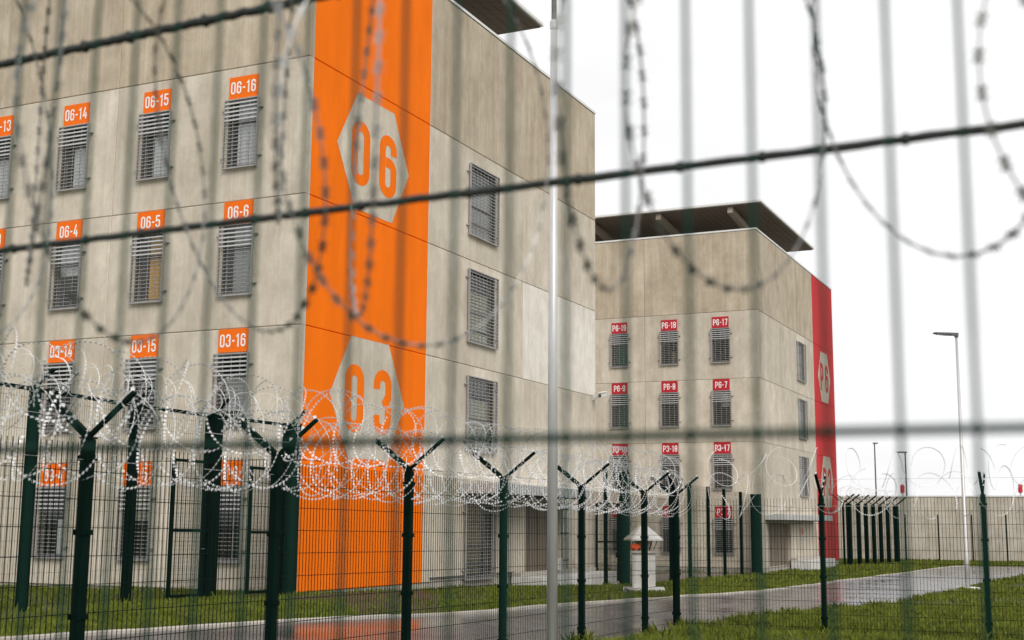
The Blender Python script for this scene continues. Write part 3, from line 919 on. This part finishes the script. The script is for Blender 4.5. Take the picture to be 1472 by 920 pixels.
TALL = 4.2
f3px = [(30, 880), (180, 868.5), (297, 861.5), (412, 855)]
f3 = [ground(*p)[:2] for p in f3px]
f3 = [f3[0] + (f3[0] - f3[1]) * 1.0] + f3
fence('tall_fence', f3, TALL, 'tall green fence with thick posts and gates in front of the orange block', 'tall green fences', widths=[0.16, 0.17, 0.17, 0.30, 0.34], rail=True, pitch=0.07, hp=0.3, r=0.0022, arm_side=(0, 1))
f5px = [(898, 841), (965, 834.5), (992, 832), (1019, 830.5), (1042, 828.5), (1066, 826.5), (1088, 825)]
f5a = ground(*f5px[0])[:2]; f5b = ground(*f5px[-1])[:2]
def on_line(a, b, px):
    d2 = ray(px, 800)[:2]; ab = b - a
    t, s = np.linalg.solve(np.array([[d2[0], -ab[0]], [d2[1], -ab[1]]]), a)
    return a + ab * s
f5 = [on_line(f5a, f5b, p[0]) for p in f5px]
f5 = [f5[0] - er2 * 2.0] + f5
fence('tall_fence', f5, TALL, 'tall green fence closing the gap between the two cell blocks', 'tall green fences', widths=[0.12, 0.32, 0.15, 0.15, 0.14, 0.14, 0.14, 0.50], rail=False, pitch=0.08, hp=0.3, r=0.0024, arm_side=(0, 0))
f4a = ground(1214, 813.6)[:2]; f4b = ground(1290, 809.3)[:2]
f4 = [on_line(f4a, f4b, x) for x in (1214, 1222, 1235.7, 1246.6, 1257.4, 1267.5, 1278, 1290)]
fence('tall_fence', f4, TALL - 0.15, 'tall green fence with close posts beyond the red stripe, in front of the perimeter wall', 'tall green fences', widths=[0.12, 0.30, 0.24, 0.24, 0.24, 0.24, 0.24, 0.34], pitch=0.10, hp=0.4, r=0.003, arm_l=1.0, arm_w=0.07)

# gates in the tall fences
def gate(name, p, q, z0, z1, label, mid=0.48, w=0.07):
    p, q = np.array(p[:2]), np.array(q[:2])
    root = empty(name, (p[0], p[1], gz(p[1])))
    o0 = np.array(root.location)
    def W(t, z):
        c = p + (q - p) * t
        return np.array([c[0], c[1], gz(c[1]) + z]) - o0
    for t in (0, 1):
        mb = MB(); mb.bar(W(t, z0), W(t, z1), w, w); mb.build('stile', M['green'], root)
    for z in (z0 + w / 2, z0 + (z1 - z0) * mid, z1 - w / 2):
        mb = MB(); mb.bar(W(0, z), W(1, z), w * 0.9, w * 0.9); mb.build('rail', M['green'], root)
    mp = inst('mesh_panel', panel_mesh(p, q, z1 - 0.05, o0, 0.028, 0.09, 0.0020, gap=0.05, z_lo=z0), root); mp['kind'] = 'stuff'
    mb = MB(); mb.bar(W(0.93, 1.02), W(0.93, 1.22), 0.10, 0.06); lk = mb.build('lock', M['green'], root)
    mb = MB(); mb.bar(W(0.90, 1.14) + [0, -0.06, 0], W(0.82, 1.14) + [0, -0.06, 0], 0.02, 0.02); mb.build('handle', M['bolt'], lk)
    tag(root, label, 'gate', 'mesh gates in the tall fences')
f3a, f3b, f3c = f3[2], f3[3], f3[4]
shift = np.array([0.10, -0.05]) * 1.2
gate('fence_gate', f3a + (f3b - f3a) * 0.44 + shift, f3a + (f3b - f3a) * 0.94 + shift, 0.08, 3.12, 'green mesh gate left of the plate 03-6, before the orange block')
gate('fence_gate', f3b + (f3c - f3b) * 0.42 + shift, f3b + (f3c - f3b) * 0.88 + shift, 0.08, 3.08, 'green mesh gate between plate 03-6 and the orange stripe')
gp, gq = ground(858, 839)[:2], ground(889, 838)[:2]
gate('fence_gate', gp, gq, 0.08, 3.2, 'green mesh gate in the gap between the two cell blocks', mid=0.5)

# gravel yard between the blocks
g0 = f5[0] - er2 * 2; g1 = f5[-1]
sheet('gravel_yard', [g0, g1, g1 + el2 * 30, g0 + el2 * 30], 0.012, M['gravel'])

# ------------------------------------------------------------------ razor wire
def loop_mesh(name, R, barb_step, barb_l, barb_w, tape_w, m, pitch=0.0, wob=0.0, seed=0, squash=1.0):
    r_ = random.Random(seed)
    V, Fc = [], []
    n = max(40, int(2 * math.pi * R / 0.05))
    ph = [r_.uniform(0, 6.28) for _ in range(3)]
    def pt(a):
        rr = R * (1 + wob * (math.sin(2 * a + ph[0]) * 0.6 + math.sin(3 * a + ph[1]) * 0.4))
        return np.array([rr * math.cos(a) * squash, rr * math.sin(a), pitch * (a / (2 * math.pi) - 0.5) + wob * R * 0.7 * math.sin(2 * a + ph[2])])
    N = n
    for k in range(N + 1):
        a = 2 * math.pi * k / N
        p = pt(a); rad = np.array([math.cos(a), math.sin(a), 0])
        zz = np.array([0, 0, 1.0])
        for q in (rad, zz, -rad, -zz):
            V.append(tuple(p + q * tape_w / 2))
    for k in range(N):
        for j in range(4):
            a = k * 4 + j; b = k * 4 + (j + 1) % 4
            Fc.append((a, b, b + 4, a + 4))
    nb = int(2 * math.pi * R / barb_step)
    for k in range(nb):
        a = 2 * math.pi * (k + 0.5) / nb
        p = pt(a); rad = np.array([math.cos(a), math.sin(a), 0]); tan = np.array([-math.sin(a), math.cos(a), 0]); zz = np.array([0, 0, 1.0])
        for e in (rad, zz):
            # a four-pointed blade: two swept points on each side of the tape
            e = e * 0.92 + (zz if e is rad else rad) * 0.39
            i = len(V)
            l, w = barb_l / 2, barb_w / 2
            V.extend(tuple(q) for q in (p - tan * l + e * w, p + tan * l * 0.25 + e * w * 0.25, p + tan * l + e * w, p + tan * l - e * w, p - tan * l * 0.25 - e * w * 0.25, p - tan * l - e * w))
            Fc.append((i, i + 1, i + 4, i + 5)); Fc.append((i + 1, i + 2, i + 3, i + 4))
    me = bpy.data.meshes.new(name); me.from_pydata(V, [], Fc); me.materials.append(m)
    return me

def axis_rot(axis, tilt_a=0.0, tilt_b=0.0, spin=0.0):
    z = Vector(axis).normalized()
    x = Vector((0, 0, 1)).cross(z).normalized()
    y = z.cross(x)
    m = Matrix((x, y, z)).transposed()
    m = m @ Matrix.Rotation(tilt_a, 3, 'X') @ Matrix.Rotation(tilt_b, 3, 'Y') @ Matrix.Rotation(spin, 3, 'Z')
    return m.to_euler()

def coil(name, a, b, zoff, R, spacing, label, seed, pitch, tilt=0.22, m='razor', nvar=5, jit=0.3, tape=0.0021, barb=(0.037, 0.016, 0.028)):
    """a run of razor-tape loops along the line a-b (ground points), zoff above ground"""
    r_ = random.Random(seed)
    a, b = np.array(a[:2]), np.array(b[:2])
    ln = np.linalg.norm(b - a); d = (b - a) / ln
    root = empty(name, (a[0], a[1], gz(a[1]) + zoff))
    o0 = np.array(root.location)
    mes = [loop_mesh('loop', R * (0.94 + 0.03 * k), *barb, tape, M[m], pitch=pitch * (1 if k % 2 else -1), wob=0.03, seed=seed * 10 + k) for k in range(nvar)]
    s = spacing / 2; k = 0
    while s < ln:
        p = a + d * s
        q = np.array([p[0], p[1], gz(p[1]) + zoff + r_.gauss(0, 0.018)]) - o0
        ta = (0.20 if k % 2 else -0.20) + r_.gauss(0, tilt * 0.45)
        tb = (1 if k % 2 else -1) * tilt + r_.gauss(0, tilt * 0.5)
        inst('loop', mes[r_.randrange(nvar)], root, q, axis_rot((d[0], d[1], 0), ta, tb, r_.uniform(0, 6.28)))
        s += spacing * (1 + r_.uniform(-jit, jit)); k += 1
    # line wire that carries the loops
    mb = MB()
    mb.tube([np.array([a[0], a[1], gz(a[1]) + zoff - R * 0.55]) - o0, np.array([b[0], b[1], gz(b[1]) + zoff - R * 0.55]) - o0], 0.0022, 5)
    mb.build('line_wire', M['galv'], root)
    tag(root, label, 'razor wire', 'razor wire coils')
    return root

coil('razor_wire_coil', f1[0], f1[-2], FH + 0.08, 0.36, 0.172, 'lower razor wire coil along the fence before the orange block', 3, 0.17)
coil('razor_wire_coil', f1[0], f1[-2], FH + 0.36, 0.33, 0.28, 'upper razor wire coil cradled in the fence arms before the orange block', 4, 0.2, tilt=0.3)
coil('razor_wire_coil', f2[0] - el2 * 0.55, f2[-1], FH + 0.06, 0.34, 0.42, 'sparse lower razor wire coil along the fence on the right lawn', 5, 0.4, tilt=0.5, tape=0.0026)
coil('razor_wire_coil', f2[0] - el2 * 0.55, f2[-1], FH + 0.46, 0.31, 0.50, 'sparse upper razor wire coil along the fence on the right lawn', 6, 0.4, tilt=0.6, tape=0.0026)
coil('razor_wire_coil', f3[0], f3[-1], TALL + 0.25, 0.38, 0.42, 'razor wire coil on top of the tall fence before the orange block', 8, 0.3, tilt=0.4)
coil('razor_wire_coil', f4[0], f4[-1], TALL + 0.55, 0.45, 0.60, 'razor wire coil on the tall fence beyond the red stripe', 9, 0.4, tilt=0.4, tape=0.008, barb=(0.07, 0.05, 0.05))

# ------------------------------------------------------------------ perimeter wall and what stands on it
w0 = ground(1302, 805)[:2]; wd = -el2
wroot = empty('perimeter_wall', (w0[0], w0[1], gz(w0[1])))
wz = wroot.location.z
for k in range(-14, 16):
    t0, t1 = k * 5.0 + 0.012, (k + 1) * 5.0 - 0.012
    c0, c1 = wd * t0, wd * t1
    mb = MB()
    nrm = er2
    pts = [c0, c1, c1 + nrm * 0.35, c0 + nrm * 0.35]
    lo, hi = -0.6, 4.95
    for i in range(4):
        j = (i + 1) % 4
        mb.quad((*pts[i], lo), (*pts[j], lo), (*pts[j], hi), (*pts[i], hi))
    mb.poly([(*p, hi) for p in pts])
    mb.build('wall_panel', M['wallconc'], wroot)
    mb = MB()
    mb.bar((*(c0 + nrm * 0.175), hi + 0.06), (*(c1 + nrm * 0.175), hi + 0.06), 0.45, 0.11); mb.build('coping', M['fascia'], wroot)
tag(wroot, 'long pale concrete perimeter wall at the far right behind the lawn', 'wall')
fp = [w0 - er2 * 3.0 + wd * (k * 2.45 + 0.5) for k in range(-1, 14)]
fence('wall_side_fence', fp, 3.5, 'thin green post fence running along the foot of the perimeter wall', 'green mesh fences', pw=0.09, arms=False, pitch=0.25, hp=0.8, r=0.003)

def wall_lamp(px, py, label):
    p = on_plane(px, py, (w0[0], w0[1], 0), ER)
    root = empty('red_warning_light', (p[0] + er2[0] * 0.17, p[1] + er2[1] * 0.17, wz + 5.065))
    mb = MB(); mb.tube([(0, 0, 0), (0, 0, 0.22)], 0.08, 10); mb.build('stand', M['galv'], root)
    mb = MB(); mb.tube([(0, 0, 0.22), (0, 0, 0.27), (0, 0, 0.80), (0, 0, 0.90)], [0.14, 0.17, 0.17, 0.08], 12); mb.build('lens', M['red_lamp'], root, smooth=False)
    tag(root, label, 'light', 'red lights on the perimeter wall')
wall_lamp(1297, 707, 'red light on the perimeter wall, beside the thin lamp post')
wall_lamp(1467, 712, 'red light on the perimeter wall at the right edge of the picture')

def far_mast(px, ptop, dist, label, head):
    d = ray(px, ptop); k = dist / d[1]
    p = O + d * k
    root = empty('distant_lamp_post', (p[0], p[1], gz(p[1])))
    h = p[2] - gz(p[1])
    mb = MB(); mb.tube([(0, 0, 0), (0, 0, h)], [0.11, 0.075], 8); mb.build('pole', M['lamp'], root)
    mb = MB(); mb.box(-head[0], head[1], -0.25, 0.25, h, h + 0.14); mb.build('lamp_head', M['lamp'], root, bevel=0.03)
    tag(root, label, 'lamp post', 'lamp posts behind the perimeter wall')
far_mast(1257, 638, 150, 'thin distant lamp post behind the perimeter wall, close to the red stripe', (0.15, 0.35))
far_mast(1301, 651, 140, 'thin distant lamp post behind the perimeter wall, by the red light', (0.75, 0.15))

# ------------------------------------------------------------------ lamp post by the road
bp_ = ground(1391.5, 848)
root = empty('street_lamp', bp_)
top = O + ray(1380, 484) * (bp_[1] / ray(1380, 484)[1])
H_ = top[2] - bp_[2]
mb = MB(); mb.tube([(0, 0, 0.1), (0, 0, 1.2), (0, 0, 1.25), (0, 0, H_)], [0.085, 0.085, 0.07, 0.045], 14); mb.build('pole', M['galv'], root, smooth=True)
mb = MB(); mb.box(-0.35, 0.35, -0.3, 0.3, -0.1, 0.10); mb.build('base_block', M['white'], root, bevel=0.03)
mb = MB(); mb.tube([(0, 0, H_ - 0.02), (0, 0, H_ + 0.07)], 0.07, 12); mb.bar((0.06, 0, H_ + 0.08), (-0.25, 0, H_ + 0.09), 0.14, 0.10); mb.build('arm_joint', M['lamp'], root)
mb = MB(); mb.bar((-0.2, 0, H_ + 0.09), (-0.82, -0.02, H_ + 0.12), 0.26, 0.09, w2=0.20, h2=0.05); lh = mb.build('lamp_head', M['lamp'], root, bevel=0.015)
mb = MB(); mb.bar((-0.32, 0, H_ + 0.043), (-0.72, -0.02, H_ + 0.077), 0.17, 0.012); mb.build('light_panel', M['louvre'], lh)
tag(root, 'slim grey street lamp with flat head standing beside the wet road', 'street lamp')

# tall galvanised mast close to the camera side of the razor fence
yb = 14.2
p = O + ray(793.5, 900) * (yb / ray(793.5, 900)[1])
root = empty('steel_mast', (p[0], p[1], gz(yb)))
mb = MB(); mb.tube([(0, 0, 0), (0, 0, 7.28)], [0.062, 0.040], 20); mb.build('lower_tube', M['galv'], root, smooth=True)
mb = MB(); mb.tube([(0, 0, 7.27), (0, 0, 7.30), (0, 0, 7.36), (0, 0, 7.38)], [0.044, 0.046, 0.046, 0.032], 20); mb.build('collar', M['galv'], root, smooth=False)
mb = MB(); mb.tube([(0, 0, 7.37), (0, 0, 10.2)], [0.031, 0.024], 16); mb.build('upper_tube', M['galv'], root, smooth=True)
mb = MB(); mb.box(-0.16, 0.16, -0.16, 0.16, -0.02, 0.02); mb.build('base_plate', M['galv'], root)
tag(root, 'tall thin galvanised steel mast rising through the middle of the view', 'mast')

# ------------------------------------------------------------------ white ventilation pedestal
q = ground(925.5, 850)
root = empty('ventilation_pedestal', q, ROT + 0.35)
S = 1.0
mb = MB(); mb.box(-0.62, 0.62, -0.62, 0.62, -0.2, 0.11); mb.build('base_slab', M['white'], root, bevel=0.02)
mb = MB(); mb.box(-0.345, 0.345, -0.345, 0.345, 0.11, 0.60)
pd = mb.build('body', M['white'], root, bevel=0.02)
mb = MB(); mb.box(-0.34, 0.34, -0.34, 0.34, 0.612, 1.12); mb.build('upper_body', M['white'], root, bevel=0.02)
mb = MB(); mb.box(-0.20, 0.20, -0.356, -0.342, 0.68, 1.02); ap = mb.build('access_panel', M['louvre'], root)
mb = MB(); mb.box(0.12, 0.15, -0.37, -0.357, 0.82, 0.90); mb.build('latch', M['bolt'], ap)
mb = MB(); mb.box(-0.40, 0.40, -0.40, 0.40, 1.122, 1.20); mb.build('collar', M['plinth'], pd, bevel=0.01)
for a in range(6):
    an = a * math.pi / 3 + 0.4
    mb = MB(); mb.bar((0.30 * math.cos(an), 0.30 * math.sin(an), 1.2), (0.42 * math.cos(an), 0.42 * math.sin(an), 1.50), 0.05, 0.03); mb.build('hood_strut', M['strut'], root)
mb = MB()
n6 = 6
lo = [(0.60 * math.cos(a * math.pi / 3 + 0.4), 0.60 * math.sin(a * math.pi / 3 + 0.4), 1.50) for a in range(6)]
lo2 = [(x, y, 1.54) for x, y, z in lo]
hi = [(0.13 * math.cos(a * math.pi / 3 + 0.4), 0.13 * math.sin(a * math.pi / 3 + 0.4), 1.93) for a in range(6)]
for k in range(6):
    j = (k + 1) % 6
    mb.quad(lo[k], lo[j], lo2[j], lo2[k]); mb.quad(lo2[k], lo2[j], hi[j], hi[k])
mb.poly(hi); mb.poly(lo[::-1])
mb.build('hood', M['white'], root)
mb = MB(); mb.box(-0.16, 0.16, -0.16, 0.16, 1.2, 1.5); mb.build('vent_core', M['boarded'], root)
tag(root, 'white square pedestal with six-sided metal hood on the grass by the kerb', 'pedestal')
# the orange tool case resting on its ledge
rc = empty('orange_case', np.array(q) + np.array([-0.27, -0.22, 1.205]), 0.2)
mb = MB(); mb.box(-0.15, 0.15, -0.09, 0.09, 0.0, 0.20); cs = mb.build('case_body', M['orange_plastic'], rc, bevel=0.04)
mb = MB(); mb.tube([(-0.08, 0, 0.195), (-0.07, 0, 0.25), (0.07, 0, 0.25), (0.08, 0, 0.195)], 0.018, 8); mb.build('handle', M['dark'], cs)
for x in (-0.09, 0.09):
    mb = MB(); mb.tube([(x, -0.095, 0.03), (x, -0.12, 0.03)], 0.035, 10); mb.build('foot', M['dark'], cs)
tag(rc, 'small orange plastic case tucked under the hood of the white pedestal', 'case')

# ------------------------------------------------------------------ grass
def inside(poly, x, y):
    c = np.zeros(len(x), bool)
    n = len(poly)
    for i in range(n):
        x0, y0 = poly[i]; x1, y1 = poly[(i + 1) % n]
        k = ((y0 > y) != (y1 > y)) & (x < (x1 - x0) * (y - y0) / (y1 - y0 + 1e-12) + x0)
        c ^= k
    return c
foot_C = [(C0 + ER * a + EL * b)[:2] for a, b in ((-0.1, -0.15), (21.2, -0.15), (21.2, 21), (-0.1, 21))]
foot_P = [(P0 + ER * a + EL * b)[:2] for a, b in ((-0.1, -0.15), (21.2, -0.15), (21.2, 21), (-0.1, 21))]
stepC = [(C0 + ER * a - EL * b)[:2] for a, b in ((12.9, 0), (20, 0), (20, 1.25), (12.9, 1.25))]
stepP = [(P0 + ER * a - EL * b)[:2] for a, b in ((6.3, 0), (13.6, 0), (13.6, 1.2), (6.3, 1.2))]
yard = [g0, g1, g1 + el2 * 30, g0 + el2 * 30]
kerb_poly = [p[:2] for p in kerb_line] + [(p[:2] + np.array([-0.06, 0.14])) for p in reversed(kerb_line)]
def grass(name, pts, n, h, label_, wmul=1.0, xy=None):
    if xy is not None:
        x, y = xy; n = len(x)
    else:
        u = rng.random((n, 2))
        x0, x1, y0, y1 = pts
        x = x0 + (x1 - x0) * u[:, 0]; y = y0 + (y1 - y0) * u[:, 1]
    # keep what the view can see, plus a margin
    keep = np.abs(x) < 0.47 * y + 1.5
    keep &= ~(inside(path_poly, x, y) & (rng.random(n) > 0.16))
    for poly in (road_poly, foot_C, foot_P, stepC, stepP, yard, kerb_poly):
        keep &= ~inside(poly, x, y)
    x, y = x[keep], y[keep]
    n = len(x)
    z = np.interp(y, GY, GZ)
    pn = 0.5 + 0.5 * np.sin(x * 1.7 + 1.3 * np.sin(y * 0.9)) * np.sin(y * 1.1 + np.sin(x * 0.7))
    hh = h * (0.55 + 0.9 * rng.random(n)) * (0.7 + 0.5 * pn)
    ang = rng.random(n) * 6.283
    w = 0.35 * hh * (0.25 + 0.15 * rng.random(n)) * wmul
    lean = hh * rng.normal(0, 0.45, n); la = rng.random(n) * 6.283
    V = np.empty((n, 4, 3))
    ca, sa = np.cos(ang) * w, np.sin(ang) * w
    V[:, 0] = np.stack([x - ca, y - sa, z - 0.005], 1)
    V[:, 1] = np.stack([x + ca, y + sa, z - 0.005], 1)
    mx, my = x + np.cos(la) * lean * 0.4, y + np.sin(la) * lean * 0.4
    V[:, 2] = np.stack([mx + ca * 0.7, my + sa * 0.7, z + hh * 0.6], 1)
    V[:, 3] = np.stack([x + np.cos(la) * lean, y + np.sin(la) * lean, z + hh], 1)
    me = bpy.data.meshes.new(name)
    me.vertices.add(n * 4); me.vertices.foreach_set('co', V.reshape(-1))
    me.loops.add(n * 6); me.polygons.add(n * 2)
    base = (np.arange(n) * 4)[:, None]
    idx = np.concatenate([base + 0, base + 1, base + 2, base + 0, base + 2, base + 3], 1).reshape(-1)
    me.loops.foreach_set('vertex_index', idx)
    me.polygons.foreach_set('loop_start', np.arange(n * 2) * 3)
    me.update(calc_edges=True)
    me.materials.append(M['blade'])
    o = bpy.data.objects.new(name, me); col.objects.link(o)
    tag(o, label_, 'grass', kind='stuff')
    return o
def blade_mat():
    m = mat('grass_blade', (0.165, 0.195, 0.026), 0.65, spec=0.10, noise=0.5, nscale=(2.2, 2.2, 2.2), color2=(0.064, 0.082, 0.012), contrast=(0.35, 0.65))
    return m
M['blade'] = blade_mat()
grass('near_lawn_grass', (-8, 14, 9, 30), 190000, 0.075, 'short green lawn grass on the near side of the wet road')
grass('block_verge_grass', (-20, 20, 20, 60), 130000, 0.09, 'short green grass verge between the kerb and the cell blocks', 1.5)
grass('far_lawn_grass', (5, 50, 55, 104), 60000, 0.12, 'short green grass in front of the distant perimeter wall', 3.0)

# uneven fringes
def tufts(name, lines, per_m, spread, h, label_):
    xs, ys = [], []
    for a, b in lines:
        a, b = np.array(a[:2]), np.array(b[:2]); ln = np.linalg.norm(b - a); n = int(ln * per_m)
        t = rng.random(n); q = a + (b - a) * t[:, None] + rng.normal(0, spread, (n, 2))
        w_ = 0.5 + 0.5 * np.sin(t * ln * 2.3 + a[0]) * np.sin(t * ln * 0.9)
        k = rng.random(n) < w_
        xs.append(q[k, 0]); ys.append(q[k, 1])
    return grass(name, None, 0, h, label_, 0.8, xy=(np.concatenate(xs), np.concatenate(ys)))
post_lines = []
for run in (f1, f2, f3, f5):
    for p_ in run: post_lines += [(p_ - [0.12, 0], p_ + [0.12, 0])] * 3
tufts('post_foot_grass', post_lines, 160, 0.07, 0.17, 'longer grass tufts around the feet of the green fence posts')
tufts('wall_foot_grass', [(C0 + EL * 0.3 - ER * 0.12, C0 + EL * 18 - ER * 0.12), (C0 + ER * 7 - EL * 0.15, C0 + ER * 12.8 - EL * 0.15), (P0 + ER * 0.5 - EL * 0.15, P0 + ER * 6.2 - EL * 0.15)] + list(zip(kerb_line[2:-4] + np.array([-0.12, 0.22, 0]), kerb_line[3:-3] + np.array([-0.12, 0.22, 0]))) + list(zip(near_pts[:-2], near_pts[1:-1])), 220, 0.08, 0.12, 'longer grass fringe along the wall feet, kerb and road edge')

# ------------------------------------------------------------------ razor wire and mesh right in front of the camera
MA = 0.917                                            # distance of the mesh the picture was taken through
def plane_pt(px, py, m):
    return on_plane(px, py, ER * m + np.array([0, 0, EYE]), ER)
na = plane_pt(736, 751, MA)
nroot = empty('near_mesh_fence', (na[0], na[1], gz(na[1])))
o0 = np.array(nroot.location)
zw = plane_pt(736, 631.5, MA)[2]
a_ref = np.dot(plane_pt(1186, 500, MA), -EL)
amin = np.dot(plane_pt(-120, 500, MA), -EL); amax = np.dot(plane_pt(1600, 500, MA), -EL)
vm = None
k0_, k1_ = int(math.floor((amin - a_ref) / 0.05)), int(math.ceil((amax - a_ref) / 0.05))
lo_, hi_ = gz(na[1]) + 0.05, zw + 0.70
for k in range(k0_, k1_ + 1):
    c = ER * MA - EL * (a_ref + 0.05 * k)
    if vm is None:
        mb = MB(); mb.tube([(0, 0, lo_ - o0[2]), (0, 0, hi_ - o0[2])], 0.0021, 8); vm = mb.mesh('vertical_wire', M['near_wire'], True)
    inst('vertical_wire', vm, nroot, (c[0] - o0[0], c[1] - o0[1], 0))
zs_ = [zw + 0.66] + [zw - 0.2 * k for k in range(0, 8)]
for z in zs_:
    if z < lo_: continue
    a, b = ER * (MA - 0.0055) - EL * (amin - 0.1), ER * (MA - 0.0055) - EL * (amax + 0.1)
    mb = MB(); mb.tube([(a[0] - o0[0], a[1] - o0[1], z - o0[2]), (b[0] - o0[0], b[1] - o0[1], z - o0[2])], 0.0034, 8); mb.build('horizontal_wire', M['near_wire'], nroot, smooth=True)
tag(nroot, 'blurred green wire mesh right in front of the camera', 'fence', 'green mesh fences')

MBD = 1.5                                              # distance of the foreground razor coil and its cables
MCB = 1.9
def cable(px0, px1, r, label):
    A, B = plane_pt(*px0, MCB), plane_pt(*px1, MCB)
    A2, B2 = A + (A - B) * 0.25, B + (B - A) * 0.25
    root = empty('tension_cable', A2)
    r_ = random.Random(int(r * 1e6))
    n = 90
    pts = [(B2 - A2) * (k / n) + np.array([0, 0, r_.gauss(0, r * 0.10)]) for k in range(n + 1)]
    mb = MB(); mb.tube(pts, [r * r_.uniform(0.92, 1.08) for _ in pts], 10)
    ln = np.linalg.norm(B2 - A2); t = 0.04
    while t < ln:
        c = (B2 - A2) * (t / ln); d = (B2 - A2) / ln
        tb = MB(); tb.tube([c - d * 0.007, c, c + d * 0.007], [r * 1.05, r * 1.55, r * 1.05], 8); tb.build('wire_tie', M['cable'], root, smooth=True)
        t += r_.uniform(0.10, 0.22)
    mb.build('cable', M['cable'], root, smooth=True)
    tag(root, label, 'cable', 'cables carrying the foreground razor wire')
cable((0, 93), (440, -1), 0.0090, 'blurred dark cable slanting across the top left corner in the foreground')
cable((0, 360), (1472, 179), 0.0068, 'blurred dark cable carrying the foreground razor wire across the whole picture')

def fore_loop(parent, o0, cx, cy, ax, ay, lean=0.0, seed=0, m='razor_dull', depth=0.0, turn=1):
    """one slack loop of the foreground coil. ax, ay: how wide and tall it looks from here; its true size and turn follow from them"""
    c = plane_pt(cx, cy, MBD + depth)
    dist = np.dot(c - O, fw)
    R = ay * dist / F_PX
    ratio = min(1.0, ax / ay)
    view = (c - O) / np.linalg.norm(c - O)
    ang = math.acos(ratio) * turn                        # angle between the loop's normal and the line of sight
    base = Vector(view)
    nrm = Matrix.Rotation(ang, 3, 'Z') @ Vector((view[0], view[1], view[2] * ratio))
    rot = axis_rot(nrm, 0, 0, 0).to_matrix()
    rot = Matrix.Rotation(math.radians(lean), 3, base) @ rot @ Matrix.Rotation(seed * 0.7, 3, 'Z')
    me = loop_mesh('loop', R, 0.038, 0.013, 0.0155, 0.0034, M[m], pitch=0.0, wob=0.025, seed=seed)
    return inst('loop', me, parent, c - o0, rot.to_euler())
c0 = plane_pt(736, 250, MBD)
froot = empty('foreground_razor_coil', c0)
FL = [
    (1062, 150, 132, 266, -4, 0.0, 1), (1322, 128, 150, 250, -16, 0.05, -1), (872, 172, 58, 246, -2, -0.05, 1),
    (615, 205, 188, 288, -6, 0.1, 1), (528, 190, 12, 265, 2, 0.0, -1), (410, 90, 7, 230, 1, 0.1, 1),
    (335, 215, 105, 270, -12, 0.0, -1), (175, 230, 118, 262, -14, -0.1, 1), (65, 160, 8, 250, 2, 0.05, -1),
    (-40, 200, 120, 290, -8, 0.0, 1), (1600, 120, 150, 260, -10, 0.0, 1),
]
for k, (cx, cy, ax, ay, lean, dp, tn) in enumerate(FL):
    fore_loop(froot, c0, cx, cy, ax, ay, lean, seed=k + 20, depth=dp, turn=tn, m='razor_mid' if k in (3, 4, 9) else 'razor_dull')
tag(froot, 'blurred loops of barbed razor wire hanging across the foreground', 'razor wire', 'razor wire coils')
